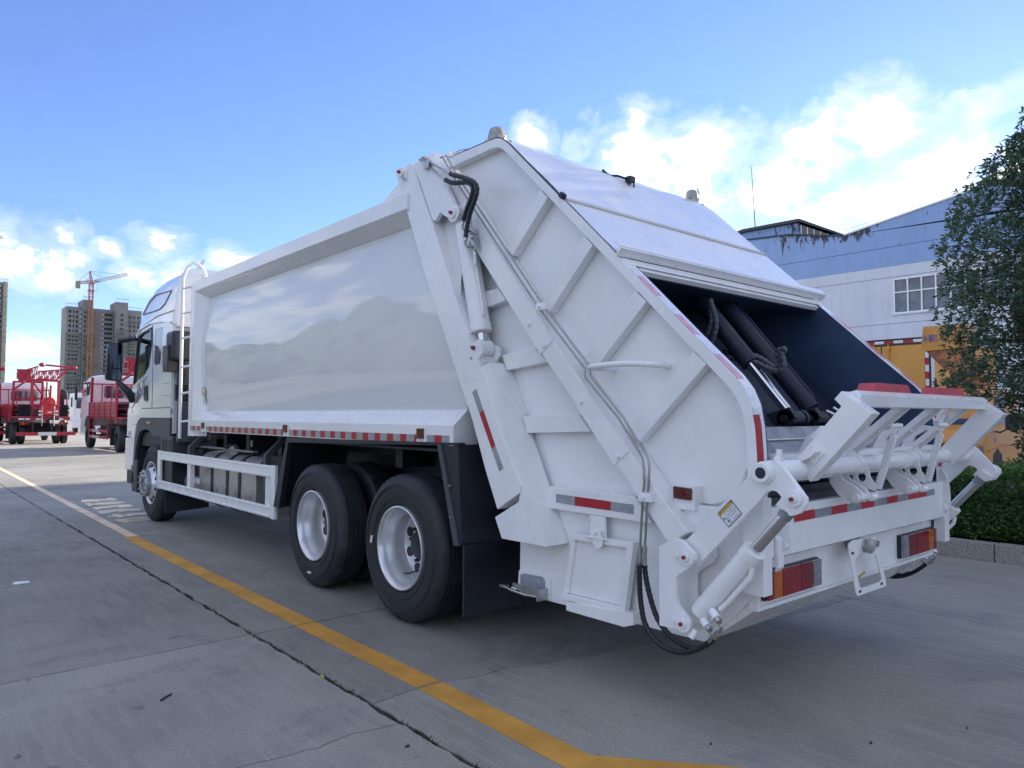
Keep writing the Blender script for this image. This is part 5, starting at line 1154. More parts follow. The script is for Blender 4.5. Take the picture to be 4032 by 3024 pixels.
# --- bin lifter: brackets, arms, cylinders, pivot pipe, folding frame
def lifter():
    BK = [(-2.255,0.841),(-2.345,0.891),(-2.381,0.886),(-2.449,0.834),(-2.453,0.807),(-2.435,0.777),(-2.37,0.733),(-2.348,0.71),(-2.347,0.629),(-2.359,0.587),(-2.42,0.538),(-2.425,0.514),(-2.398,0.482),(-2.254,0.477)]
    ARM = [(-2.342,0.866),(-2.381,0.889),(-2.601,1.098),(-2.726,1.228),(-2.758,1.259),(-2.79,1.265),(-2.824,1.264),(-2.851,1.241),(-2.927,1.148),(-2.945,1.123),(-2.946,1.1),(-2.919,1.058),(-2.878,1.042),(-2.815,1.082),(-2.837,1.107),(-2.843,1.119),(-2.822,1.138),(-2.797,1.141),(-2.775,1.13),(-2.756,1.104),(-2.428,0.766),(-2.402,0.759),(-2.353,0.786)]
    for s in (0, 1):
        mx = (lambda o: o) if not s else None
        made = []
        def P_(n, poly, a, c, mat=WHITE, bev=.004):
            o = prismo(n, poly, 'x', a, c, mat, TR, bevel=bev); made.append(o); return o
        def Cy(n, p0, p1, r, mat=WHITE, **k): o = cylo(n, p0, p1, r, mat, TR, **k); made.append(o); return o
        if s == 0:
            P_('lifter_bracket', BK, -.012, .012, bev=.003); P_('lifter_bracket', [(y-.012, z) for y, z in BK], .13, .15)
            P_('lifter_arm', ARM, .035, .062, bev=.003)
            P_('arm_boss', [(-2.881,1.146),(-2.916,1.155),(-2.942,1.146),(-2.962,1.125),(-2.962,1.101),(-2.935,1.062),(-2.894,1.046),(-2.832,1.086)], .018, .034, bev=.003)
            a0 = Vector((-0.03,-2.392,0.517)); a1 = Vector((0,-2.91,1.117)); a0.x = a1.x = .062; d = (a1-a0).normalized()
            b = Cy('lift_cylinder', a0+d*.055, a0+d*.475, .047, bevel=.005, seg=36); Cy('lift_gland', a0+d*.425, a0+d*.478, .051, bevel=.005, seg=36)
            Cy('lift_rod', a0+d*.47, a1-d*.10, .0255, CHROME, seg=28); Cy('rod_collar', a1-d*.11, a1-d*.06, .030, STEEL); Cy('rod_head', a1-d*.065, a1-d*.02, .034)
            for q, r in ((a1, .032), (Vector((-0.03,-2.411,0.816)), .040), (a0, .040)):
                x0 = .004 if q is a1 else -.024
                Cy('pin_washer', (x0, q.y, q.z), (x0+.014, q.y, q.z), r, bevel=.003, seg=28); Cy('pin_head', (x0-.010, q.y, q.z), (x0, q.y, q.z), r*.55, bevel=.003); Cy('grease_cap', (x0-.020, q.y, q.z), (x0-.010, q.y, q.z), .0085, REDPIN)
            for q in ((-0.02,-2.359,0.813), (-0.02,-2.346,0.521)): Cy('bracket_bolt', (-.026, q[1], q[2]), (-.012, q[1], q[2]), .011, seg=6)
            for P in ([(-2.344,0.811),(-2.359,0.826),(-2.408,0.833),(-2.441,0.813),(-2.429,0.784),(-2.392,0.781)], [(-2.33,0.516),(-2.345,0.532),(-2.386,0.538),(-2.416,0.516),(-2.401,0.496),(-2.371,0.498)]): P_('pin_keeper', P, -.018, -.012, bev=.002)
            Cy('lift_port', Vector((.02, -2.43, .49)), Vector((-.005, -2.42, .455)), .017, bevel=.003)
            for q, e in (((0.02,-2.518,0.592), (0,-2.556,0.571)), ((0.03,-2.465,0.537), (0.01,-2.502,0.521))):
                made.append(tubeo('port_stub', [q, e], .018, WHITE, TR, 12)); e = Vector(e); f = e+(e-Vector(q))*.5
                made.append(tubeo('port_nut', [e, f], .014, ZINC, TR, 6))
            for P in ([(0.01,-2.559,0.552),(0.01,-2.571,0.537),(0.01,-2.566,0.518),(0.01,-2.545,0.498)], [(0.03,-2.497,0.502),(0.03,-2.508,0.486),(0.03,-2.505,0.461),(0.03,-2.493,0.449)]): made.append(tubeo('port_elbow', P, .0075, PIPE, TR, 8, 3))
            made.append(tubeo('hose_end', [(0.01,-2.555,0.507), (0.015,-2.531,0.479)], .014, ZINC, TR, 8))
            made.append(tubeo('cylinder_line', [a0+d*.15+Vector((-.02, -.055, -.03)), a0+d*.20+Vector((-.02, -.062, -.03)), a0+d*.37+Vector((-.02, -.062, -.03)), a0+d*.40+Vector((-.02, -.05, -.015))], .012, WHITE, TR, 8))
            # swing link beside the bumper tape
            P_('swing_link', [(-2.685,0.995),(-2.742,1.004),(-2.745,0.892),(-2.732,0.86),(-2.713,0.85),(-2.693,0.854),(-2.684,0.884)], .285, .305, bev=.003); q = (0.28,-2.717,0.875); Cy('link_pin', (.27, q[1], q[2]), (.286, q[1], q[2]), .020, bevel=.003); P_('swing_link', [(-2.66,1.111),(-2.686,1.121),(-2.714,1.077),(-2.731,1.015),(-2.735,0.934),(-2.721,0.856),(-2.696,0.84),(-2.66,0.891)], 2.285, 2.30, bev=.003)
            Cy('link_pin', (2.26, -2.70, .88), (2.31, -2.70, .88), .022, bevel=.003)
            P_('link_lug', [(-2.70, .76), (-2.715, .78), (-2.715, .90), (-2.70, .92)], .235, .285, bev=.002)
            L0 = list(made)
            for o in L0:
                if o.name.startswith('swing_link') or o.name.startswith('link_'): continue
                c = mirrored(o); c.parent = TR; c.matrix_parent_inverse = Matrix.Translation(-ROOTS[TR])
    PZ, PY = 1.213, -2.770
    pipe = cylo('pivot_pipe', (.03, PY, PZ), (2.47, PY, PZ), .040, WHITE, TR, bevel=.003, seg=32)
    for x0, x1 in ((.0, .035), (2.465, 2.50)): cylo('pipe_end', (x0, PY, PZ), (x1, PY, PZ), .038, WHITE, pipe, hole=.024, seg=32, bevel=0)
    cylo('pipe_bore', (-.001, PY, PZ), (.03, PY, PZ), .0235, CHASS, pipe); 
    for x0, x1 in ((.02, .06), (.12, .30), (.86, .92), (1.40, 1.50), (1.62, 1.68), (2.20, 2.38)): cylo('pipe_sleeve', (x0, PY, PZ), (x1, PY, PZ), .048, WHITE, pipe, bevel=.004, seg=32)
    m = MB(); m.cyl((.14, PY, PZ+.03), (.14, PY-.01, PZ+.095), .014, seg=6); m.cyl((.14, PY, PZ+.03), (.14, PY-.004, PZ+.06), .022, seg=6); m.build('stop_bolt', WHITE, pipe, .002)
    # folded frame
    F = [(-2.96,1.558),(-2.928,1.524),(-2.958,1.493),(-2.751,1.256),(-2.814,1.16),(-3.088,1.462),(-2.994,1.531)]
    fr = prismo('lifter_frame', F, 'x', .335, .415, WHITE, TR, bevel=.004); o = mirrored(fr); o.parent = fr
    for e in ((.325, .336), (2.164, 2.175)): prismo('frame_doubler', [(-2.833,1.333),(-2.851,1.335),(-2.887,1.29),(-2.84,1.235),(-2.817,1.251)], 'x', e[0], e[1], WHITE, fr, bevel=.004)
    prismo('frame_gusset', [(-2.767,1.235),(-2.856,1.297),(-2.868,1.295),(-2.847,1.273)], 'x', .28, .335, WHITE, fr, bevel=.003)
    T = [(-2.935, 1.552), (-2.985, 1.563), (-3.010, 1.545), (-3.000, 1.492), (-2.945, 1.488)]
    prismo('top_rail', T, 'x', .415, 2.085, WHITE, fr, bevel=.004)
    sd = Vector((0, -2.72+2.985, 1.262-1.50)).normalized()
    for x in (.52, .945, 1.375, 1.79):
        A, B = Vector((0, -2.985, 1.505)), Vector((0, -2.70, 1.255)); n = Vector((0, -sd.z, sd.y)); n = n if n.y < 0 else -n
        P = [A, B, B-n*.028, A-n*.028]
        sl = prismo('frame_slat', [(p.y, p.z) for p in P], 'x', x, x+.012, WHITE, fr, bevel=.002)
        P = [A-n*.018, B-n*.018, B-n*.028, A-n*.028]; prismo('frame_slat_face', [(p.y, p.z) for p in P], 'x', x+.012, x+.112, WHITE, fr, bevel=.002)
        P = [A, B, B-n*.028, A-n*.028]; prismo('frame_slat_side', [(p.y, p.z) for p in P], 'x', x+.112, x+.124, WHITE, fr, bevel=.002)
        for t in (.22, .45, .68, .85):
            q = A.lerp(B, t)-n*.0275; e = q-n*.001; cylo('slat_hole', (x+.08, q.y, q.z), (x+.08, e.y, e.z), .007, SEAL, fr, seg=10)
    for x0, x1 in ((.575, 1.05), (1.335, 1.81)):
        prismo('rubber_buffer', [(x0, 1.545), (x0+.06, 1.602), (x1-.06, 1.602), (x1, 1.545)], 'y', -2.985, -2.905, REDR, fr, bevel=.004)
    # inner clamp bar, curved fingers, levers, perforated lugs and springs
    boxo('clamp_bar', (.28, -2.70, 1.235), (2.22, -2.60, 1.275), WHITE, TR, bevel=.004)
    for x in (.62, 1.05, 1.46, 1.86): prismo('clamp_finger', [(-2.60, 1.25), (-2.66, 1.36), (-2.74, 1.40), (-2.82, 1.385), (-2.82, 1.365), (-2.75, 1.37), (-2.69, 1.335), (-2.66, 1.25)], 'x', x, x+.03, WHITE, TR, bevel=.003)
    prismo('clamp_hinge', [(-2.764, 1.350), (-2.817, 1.407), (-2.8405, 1.398), (-2.795, 1.346)], 'x', .43, .53, WHITE, TR, bevel=.003)
    boxo('lifter_plate', (.30, -2.70, 1.15), (2.20, -2.688, 1.20), WHITE, TR, bevel=.004)
    for x, dx in ((.90, 0), (1.55, 0)):
        q0 = x-.10
        LV = [(-2.66, 1.205), (-2.70, 1.20), (-2.755, 1.135), (-2.80, 1.115), (-2.835, 1.085), (-2.84, 1.05), (-2.815, 1.03), (-2.775, 1.03), (-2.72, 1.065), (-2.68, 1.12)]
        lv = prismo('clamp_lever', LV, 'x', q0, q0+.016, WHITE, TR, bevel=.003); prismo('clamp_lever', LV, 'x', q0+.075, q0+.09, WHITE, lv, bevel=.003)
        for y, z in ((-2.812, 1.058), (-2.685, 1.178)): cylo('lever_pin', (q0-.02, y, z), (q0+.11, y, z), .020, WHITE, lv, bevel=.003)
        cylo('spring_eye', (q0+.09, -2.835, 1.055), (q0+.14, -2.84, 1.055), .020, WHITE, lv, bevel=.004)
        lx = x+.02; lug = MB(); O = [(-2.735, 1.20), (-2.815, 1.20), (-2.825, 1.15), (-2.855, 1.11), (-2.85, 1.085), (-2.79, 1.095), (-2.745, 1.12)]
        hole = [(-2.785+.022*math.cos(a), 1.148+.022*math.sin(a)) for a in [2*math.pi*k/24 for k in range(24)]]
        def hit(P, ang):
            best = .01
            for i in range(len(P)):
                a, c = P[i], P[(i+1) % len(P)]; ux, uz = math.cos(ang), math.sin(ang); ex, ez = c[0]-a[0], c[1]-a[1]; det = -ux*ez+ex*uz
                if abs(det) < 1e-9: continue
                ax, az = a[0]+2.785, a[1]-1.148; t = (-ax*ez+ex*az)/det; u = (ux*az-uz*ax)/det
                if t > 0 and -1e-6 <= u <= 1+1e-6: best = max(best, t)
            return (-2.785+best*math.cos(ang), 1.148+best*math.sin(ang))
        an = [2*math.pi*k/48 for k in range(48)]; ro = [hit(O, a) for a in an]; ri = [(-2.785+.022*math.cos(a), 1.148+.022*math.sin(a)) for a in an]
        lug.loft([[(lx, y, z) for y, z in ro], [(lx, y, z) for y, z in ri], [(lx+.014, y, z) for y, z in ri], [(lx+.014, y, z) for y, z in ro], [(lx, y, z) for y, z in ro]], cap=False); lug.build('perforated_lug', WHITE, lv, smooth=20)
        # coil spring from the lever up to a slat
        a, b = Vector((q0+.135, -2.845, 1.06)), Vector((.99 if x < 1.2 else 1.60, -2.93, 1.405))
        d = (b-a); L = d.length; d.normalize(); u = d.orthogonal().normalized(); w = d.cross(u); P = []; turns = 30
        for k in range(turns*10+1):
            t = k/(turns*10); s = .035+(L-.085)*t; an_ = 2*math.pi*turns*t; P.append(a+d*s+(u*math.cos(an_)+w*math.sin(an_))*.0165)
        sp = tubeo('return_spring', P, .0036, WHITE, TR, 5)
        tubeo('spring_hook', [a+d*.036+u*.0165, a+d*.02, a+d*.0, a+d*-.012+u*.012], .004, WHITE, sp, 6, 2); tubeo('spring_hook', [b-d*.05, b-d*.02, b+u*.014, b+d*.012], .004, WHITE, sp, 6, 2)
        cylo('spring_pin', b+Vector((-.05, .01, 0)), b+Vector((.02, -.012, 0)), .011, WHITE, sp)
    a, b = Vector((1.60, -2.90, 1.41)), Vector((1.86, -2.86, 1.49)); d = (b-a); L = d.length; d.normalize(); u = d.orthogonal().normalized(); w = d.cross(u)
    tubeo('return_spring', [a+d*(L*k/220)+(u*math.cos(2*math.pi*22*k/220)+w*math.sin(2*math.pi*22*k/220))*.0165 for k in range(221)], .0036, WHITE, TR, 5)
    tubeo('wire_pin', [(.55, -2.793, 1.476), (.55, -2.86, 1.446)], .005, WHITE, TR, 6); tubeo('wire_pin', [(.55, -2.825, 1.491), (.55, -2.88, 1.457)], .005, WHITE, TR, 6)
    for o in [o for o in TR.children if o.name.startswith('lifter_hose')]:
        q = mirrored(o); q.parent = TR; q.matrix_parent_inverse = Matrix.Translation(-ROOTS[TR])
lifter()
# --- warning sticker on the lifting arm
def sticker():
    o = Vector((.0335, -2.6025, 1.025)); xd = Vector((0, -.7366+.0, .6763)).normalized(); 
    A, B_, Cc, D = [Vector((.0335, y, z)) for y, z in ((-2.541, 1.019), (-2.608, 1.086), (-2.664, 1.032), (-2.596, .964))]
    xd = (B_-A).normalized(); W = (B_-A).length; yd = (A-D).normalized(); H = (A-D).length
    M = frame2((A+Cc)/2, xd, yd)
    def plate(name, x0, y0, x1, y1, mat, lift, par):
        m = MB(); m.face([M @ Vector(p) for p in ((x0, y0, lift), (x1, y0, lift), (x1, y1, lift), (x0, y1, lift))]); return m.build(name, mat, par, smooth=0)
    s = plate('warning_sticker', -W/2, -H/2, W/2, H/2, INK, .0006, TR)
    k = .0032
    plate('sticker_field', -W/2+k, -H/2+k, W/2-k, H/2-k, STICK, .0009, s); plate('sticker_header', -W/2+k, H*.27, W/2-k, H/2-k, STICKY, .0012, s)
    plate('sticker_rule', -W/2+k, H*.262, W/2-k, H*.275, INK, .0014, s); plate('sticker_rule', -W*.17, -H/2+k, -W*.155, H*.265, INK, .0014, s)
    def T(nm, txt, size, x, y, mat, sx=1.): textmesh(nm, txt, size, M @ Matrix.Translation((x, y, .0016)), mat, s, sx=sx)
    T('sticker_title', 'WARNING SIGN', .0150, W*.07, H*.375, INKR, .78)
    for i, t in enumerate(('Please regularly add', 'butter to each operating', 'part of the vehicle')): T('sticker_text', t, .0092, W*.165, H*(.16-.155*i), INK, .56)
    T('sticker_logo', 'CLW GROUP', .0080, W*.2, -H*.37, INKB, .8)
    m = MB(); m.prism([(M @ Vector((x*W, y*H, 0))).yz for x, y in ((-.43, .34), (-.40, .31), (-.36, .33), (-.355, .38), (-.385, .44), (-.40, .40), (-.425, .40))], 'x', .0318, .0322); m.build('sticker_flame', INKR, s, smooth=0)
    P = lambda x, y: M @ Vector((x*W, y*H, .0016))
    m = MB(); m.tube([P(-.43, .0), P(-.37, .05), P(-.32, .0)], .0012, 5); m.tube([P(-.43, -.06), P(-.37, -.0), P(-.32, -.02), P(-.28, -.08), P(-.27, -.24)], .0010, 5); m.tube([P(-.30, -.24), P(-.24, -.24), P(-.23, -.33), P(-.30, -.33), P(-.30, -.24)], .0014, 5); m.build('sticker_picture', INK, s, smooth=0)
sticker()

# ------------------------------------------------------------------ drill trucks in the yard
def drill_truck():
    r = empty('drill_truck', (0, 0, 0), world_parts=False)
    def B(n, a, b, m, par=r, bev=.01, **k): return boxo(n, a, b, m, par, bevel=bev, **k)
    # chassis and wheels
    for x in (-.42, .34): B('chassis_rail', (x, -.9, .78), (x+.08, 6.6, 1.02), CHASS)
    t = MB(); t.lathe([(0, .26), (0, .40), (.02, .47), (.05, .495), (.10, .49), (.15, .495), (.20, .49), (.23, .495), (.26, .47), (.28, .40), (.28, .26)], 40); wh = t.build('wheel', RUBBER, r, smooth=35)
    d = MB(); d.lathe([(.02, .26), (.10, .25), (.12, .12), (.08, .10), (.06, 0)], 24); rim = d.build('wheel_rim', GREYP, wh, smooth=40)
    def W(x, y, flip, first=False):
        o = wh if first else copy_tree(wh, r); o.location = (x, y, .495); o.rotation_euler = (0, 0, math.pi if flip else 0)
    W(-1.2, 0, False, True)
    for x, y, f in ((-.60, 0, True), (1.2, 0, True), (.60, 0, False), (-1.17, 5.4, False), (1.17, 5.4, True)): W(x, y, f)
    for y in (0, 5.4): cylo('axle', (-1, y, .5), (1, y, .5), .09, CHASS, r)
    B('underbody', (-.8, .9, .55), (.8, 4.6, .98), CHASS); B('oil_sump', (-.45, 4.2, .38), (.35, 5.0, .7), REDB, bev=.08)
    # deck and corrugated dropsides
    B('deck', (-1.2, -.7, 1.27), (1.2, 4.95, 1.34), RED)
    for s in (-1, 1):
        sd = B('side_panel', (min(s*1.2, s*1.16), .10, 1.30), (max(s*1.2, s*1.16), 4.95, 1.96), RED)
        for k in range(5):
            for j in range(4):
                y0 = .2+k*.95; z0 = 1.36+j*.145; xx = s*1.2; B('pressed_rib', (min(xx, xx+s*.025), y0, z0), (max(xx, xx+s*.025), y0+.80, z0+.085), RED, sd, .012)
        for k in range(6): B('side_post', (min(s*1.2, s*1.235), .08+k*.95, 1.28), (max(s*1.2, s*1.235), .16+k*.95, 1.97), RED, sd)
        B('rope_hook', (min(s*1.2, s*1.24), -.05, 1.10), (max(s*1.2, s*1.24), .10, 1.45), REDB)
        g = B('side_guard', (s*1.18-.02, 1.45, .72), (s*1.18+.02, 5.0, .84), RED); B('guard_rail', (s*1.18-.02, 1.45, .46), (s*1.18+.02, 5.0, .58), RED, g)
        for z in (.72, .46): B('white_band', (s*1.20-.022, 3.0, z+.005), (s*1.20+.004*s+.012, 4.1, z+.115), WHTT, g, .002)
        for y in (1.50, 4.1, 4.95): B('guard_post', (s*1.18-.02, y-.04, .46), (s*1.18+.02, y+.04, 1.28), RED, g)
        m = MB(); m.tube([(s*1.22, .75, 1.2), (s*1.22, .62, .9), (s*1.22, .68, .62)], .02, 6); m.build('mud_bar', CHASS, r)
    B('front_panel', (-1.2, 4.9, 1.3), (1.2, 4.95, 1.96), RED)
    # guard rack behind the cab
    m = MB()
    for x in (-1.15, 1.15): m.prism([(4.86, 1.9), (4.72, 3.05), (4.64, 3.05), (4.76, 1.9)], 'x', x-.05, x+.05)
    m.box((-1.15, 4.70, 2.74), (1.15, 4.76, 2.80))
    for x in (-.76, -.38, .38, .76): m.box((x-.022, 4.72, 1.9), (x+.022, 4.76, 2.78))
    m.build('headboard_rack', RED, r, .006)
    # cab
    S = []
    for z, yf, yb, ins in ((.95, 7.05, 5.05, 0), (1.9, 7.12, 5.05, 0), (2.35, 6.85, 5.05, .02), (2.9, 6.55, 5.05, .06), (3.05, 6.35, 5.06, .12), (3.15, 6.0, 5.10, .22), (3.18, 5.7, 5.2, .35)):
        a, b = -1.15+ins, 1.15-ins; rr = .16; ring = []
        for cx, cy, a0 in ((a+rr, yb+rr, 180), (b-rr, yb+rr, 270), (b-rr, yf-rr, 0), (a+rr, yf-rr, 90)):
            for i in range(6): t_ = R(a0+90*i/5); ring.append((cx+math.cos(t_)*rr, cy+math.sin(t_)*rr, z))
        S.append(ring)
    m = MB(); m.loft(S); c = m.build('cab', TRUCKW, r, smooth=45)
    m = MB(); m.prism([(x*.62, 2.45+z) for x, z in roundrect(2.0, .54, .12)], 'y', 5.03, 5.06); m.build('rear_window', DGLASS, c, 0)
    for s in (-1, 1):
        x = s*1.15; f = (lambda p: p)
        prismo('door_window', [(5.75, 2.28), (5.80, 2.88), (6.38, 2.88), (6.80, 2.32), (6.72, 2.24)], 'x', min(x-.05*s, x+.004*s), max(x-.05*s, x+.004*s), DGLASS, c, bevel=0)
        prismo('quarter_window', [(5.30, 2.30), (5.32, 2.88), (5.62, 2.88), (5.60, 2.30)], 'x', min(x-.05*s, x+.004*s), max(x-.05*s, x+.004*s), DGLASS, c, bevel=0)
        prismo('wheel_arch', [(4.80, .93), (4.84, 1.25), (5.05, 1.38), (5.7, 1.38), (5.95, 1.2), (6.05, .93)], 'x', min(x-.1*s, x+.006*s), max(x-.1*s, x+.006*s), CHASS, c, bevel=0)
        boxo('door_handle', (x-.01, 5.85, 1.93), (x+.02*s+.01, 6.0, 1.97), BLACK, c)
        mm = boxo('mirror', (s*1.38-.05, 6.75, 2.1), (s*1.38+.05, 6.85, 2.72), BLACK, c, bevel=.02); tubeo('mirror_bracket', [(s*1.1, 6.6, 2.9), (s*1.36, 6.8, 2.82), (s*1.38, 6.8, 2.7)], .02, BLACK, c, 6)
        boxo('cab_step', (min(s*.8, s*1.16), 5.95, .55), (max(s*.8, s*1.16), 6.95, .95), TRUCKW, c, bevel=.03)
    # derrick: mast frame, folded lattice boom, stay
    m = MB()
    for x, y0 in ((-.38, -.35), (.74, -.35)): m.box((x-.06, y0-.06, 1.3), (x+.06, y0+.06, 3.15))
    for x in (-.95, .28): m.box((x-.05, 1.2, 1.3), (x+.05, 1.3, 3.1))
    m.box((-.95, -.42, 3.06), (.82, -.28, 3.15)); m.box((-.95, 1.2, 3.03), (.28, 1.3, 3.12)); m.box((-.95, 1.2, 2.2), (.28, 1.27, 2.28)); m.box((-.95, 1.2, 1.9), (.28, 1.27, 1.96))
    m.tube([(-.92, 1.22, 2.7), (-.55, .6, 3.08)], .05, 4); m.tube([(-.36, -.3, 3.05), (.12, .2, 2.45), (.2, 1.1, 1.9)], .05, 4); m.tube([(.30, .1, 3.05), (.34, .4, 2.3)], .045, 4)
    m.build('mast_frame', RED, r, .006)
    m = MB()
    a0, a1, b0, b1 = Vector((-.95, -.4, 3.20)), Vector((-.20, -.4, 3.14)), Vector((-.95, -.4, 3.48)), Vector((-.16, -.4, 3.80))
    def truss(a0, a1, b0, b1, n, dep, rad):
        for dy in (0, dep):
            o = Vector((0, dy, 0)); m.tube([a0+o, a1+o], rad, 5); m.tube([b0+o, b1+o], rad, 5)
            for k in range(n):
                p, q = a0.lerp(a1, k/n), b0.lerp(b1, k/n); p2, q2 = a0.lerp(a1, (k+1)/n), b0.lerp(b1, (k+1)/n)
                m.tube([p+o, q2+o] if k % 2 else [q+o, p2+o], rad*.7, 4); m.tube([p+o, q+o], rad*.7, 4)
        for k in range(n+1):
            p = a0.lerp(a1, k/n); m.tube([p, p+Vector((0, dep, 0))], rad*.7, 4); p = b0.lerp(b1, k/n); m.tube([p, p+Vector((0, dep, 0))], rad*.7, 4)
    truss(a0, a1, b0, b1, 6, .55, .032)
    truss(Vector((-.15, -.4, 3.20)), Vector((.62, -.4, 3.14)), Vector((-.15, -.4, 3.55)), Vector((.72, -.4, 3.66)), 6, .55, .030)
    truss(Vector((.62, -.4, 3.14)), Vector((.95, -.4, 3.45)), Vector((.72, -.4, 3.66)), Vector((1.35, -.4, 3.75)), 3, .45, .028)
    m.box((-.95, .1, 3.18), (-.4, .2, 3.66)); m.build('lattice_boom', RED, r, .0, smooth=0)
    m = MB(); m.tube([(-.02, -.5, 3.88), (1.38, -.45, 3.80)], .045, 8); m.lathe([(-.14, .01), (-.08, .09), (.05, .11), (.13, .06), (.15, .01)], 16, 'x', (-.02, -.5, 3.88)); m.lathe([(-.12, .02), (-.06, .10), (.05, .10), (.10, .02)], 14, 'x', (1.40, -.45, 3.80)); m.build('stay_rod', RED, r, smooth=40)
    # rotary table, winch, pipes, spare wheel
    m = MB(); m.cyl((.28, -.75, 2.02), (.28, -.35, 2.02), .28, seg=28); m.cyl((.28, -.80, 2.02), (.28, -.74, 2.02), .17, seg=6); m.box((-.10, -.85, 1.40), (.66, -.3, 1.74)); m.box((-.02, -.8, 1.72), (.58, -.4, 1.95)); m.build('rotary_head', REDB, r, .02, smooth=40)
    for x in (0, .5): cylo('guide_rod', (x, -.86, .88), (x, -.86, 1.85), .025, ZINC, r)
    for z in (1.60, 1.43):
        for x in (-.08, .60): boxo('white_patch', (x-.07, -.872, z-.04), (x+.07, -.852, z+.04), WHTT, r, bevel=0)
    boxo('white_patch', (.22, -.872, 1.52), (.40, -.852, 1.58), WHTT, r, bevel=0)
    m = MB()
    for i in range(5):
        for j in range(4):
            x = -.88+j*.125+(.06 if i % 2 else 0); m.cyl((x, -.55, 1.42+i*.11), (x, 2.5, 1.42+i*.11), .064, seg=12, hole=.048)
            x = .98+(j-1)*.11+(.05 if i % 2 else 0)
            if j < 3: m.cyl((x, -.55, 1.42+i*.11), (x, 2.2, 1.42+i*.11), .058, seg=12, hole=.043)
    m.build('drill_pipes', CHASS, r, smooth=40)
    t = MB(); t.lathe([(0, .28), (0, .42), (.03, .50), (.08, .52), (.20, .52), (.25, .50), (.28, .42), (.28, .28), (0, .28)], 40, 'x', (.88, .1, 2.20)); sp = t.build('spare_wheel', RUBBER, r, smooth=35)
    boxo('tyre_label', (.98, -.43, 1.92), (1.12, -.40, 2.18), WHTT, sp, bevel=0, rot=None); boxo('tyre_label_red', (1.065, -.436, 1.93), (1.125, -.425, 2.17), REDB, sp, bevel=0)
    B('fuel_can', (-.5, -.4, 1.34), (-.1, .4, 1.75), pbr('rust_machine', (.10, .05, .045), .6), bev=.05)
    # tail: beam with lamps, red and white bumper
    B('tail_beam', (-1.2, -.75, 1.16), (1.2, -.65, 1.27), BLACK)
    for x0, x1, mt in ((-.95, -.72, WHTT), (-.68, -.48, WHTT), (-.46, -.26, REDT), (-.24, .0, WHTT), (.02, .22, REDT), (.72, .9, WHTT), (.92, 1.2, REDT)): B('tail_tape', (x0, -.757, 1.18), (x1, -.751, 1.255), mt, bev=0)
    for x in (-.9, .72): 
        l = B('tail_lamp', (x, -.74, .94), (x+.40, -.66, 1.06), REDL2, bev=.008); B('amber_segment', (x+.1, -.748, .95), (x+.2, -.739, 1.05), AMBER, l, .003)
    b = B('rear_bumper', (-1.05, -1.02, .42), (1.42, -.94, .59), RED, bev=.01); B('white_band', (-.16, -1.026, .425), (.60, -1.019, .585), WHTT, b, 0)
    for x in (-.4, .36): B('bumper_stay', (x, -.95, .5), (x+.06, -.8, .9), CHASS, b)
    for x in (-1.0, 1.0): B('mud_flap', (x-.30, .55, .25), (x+.30, .57, .95), BLACK)
    return r
dt = drill_truck()
tag(dt, 'red drilling truck seen from behind, spare wheel upright among its bundled pipes', 'drilling truck', 'red drilling trucks parked across the yard')
dt.location = (3.15, 38.1, -.012)
d2 = copy_tree(dt); d2.location = (5.25, 26.5, -.012); d2['label'] = 'red drilling truck with ribbed side panels half hidden by the big mirror'
d3 = copy_tree(dt); d3.location = (.55, 41.6, -.012); d3['label'] = 'drilling truck cut off by the left edge of the photo'
# white lorry between the two
def white_lorry():
    r = tag(empty('white_lorry', (9.6, 60, -.012), world_parts=False), 'white lorry far back between the two red drilling trucks', 'lorry')
    c = boxo('cab', (-1.15, 0, .9), (1.15, 2.0, 3.1), TRUCKW, r, bevel=.15, seg=4); boxo('bumper', (-1.2, -.15, .4), (1.2, .3, .95), TRUCKW, r, bevel=.06)
    boxo('windscreen', (-1.0, -.012, 1.9), (1.0, .02, 2.75), DGLASS, c, bevel=.01); boxo('cargo_box', (-1.2, 2.3, 1.1), (1.2, 8, 2.6), TRUCKW, r); boxo('grille', (-.7, -.01, 1.2), (.7, .02, 1.55), BLACK, c)
    boxo('roof_lamp', (-.9, .5, 3.1), (-.3, .8, 3.22), AMBER, c)
    for x in (-1.38, 1.3): boxo('mirror', (x, -.2, 2.0), (x+.1, -.08, 2.75), BLACK, c)
    for x in (-1.0, .75):
        for y in (.9, 6.3): m = MB(); m.lathe([(0, 0), (0, .46), (.26, .46), (.26, 0)], 24, 'x', (x, y, .47)); m.build('wheel', RUBBER, r, .02)
white_lorry()

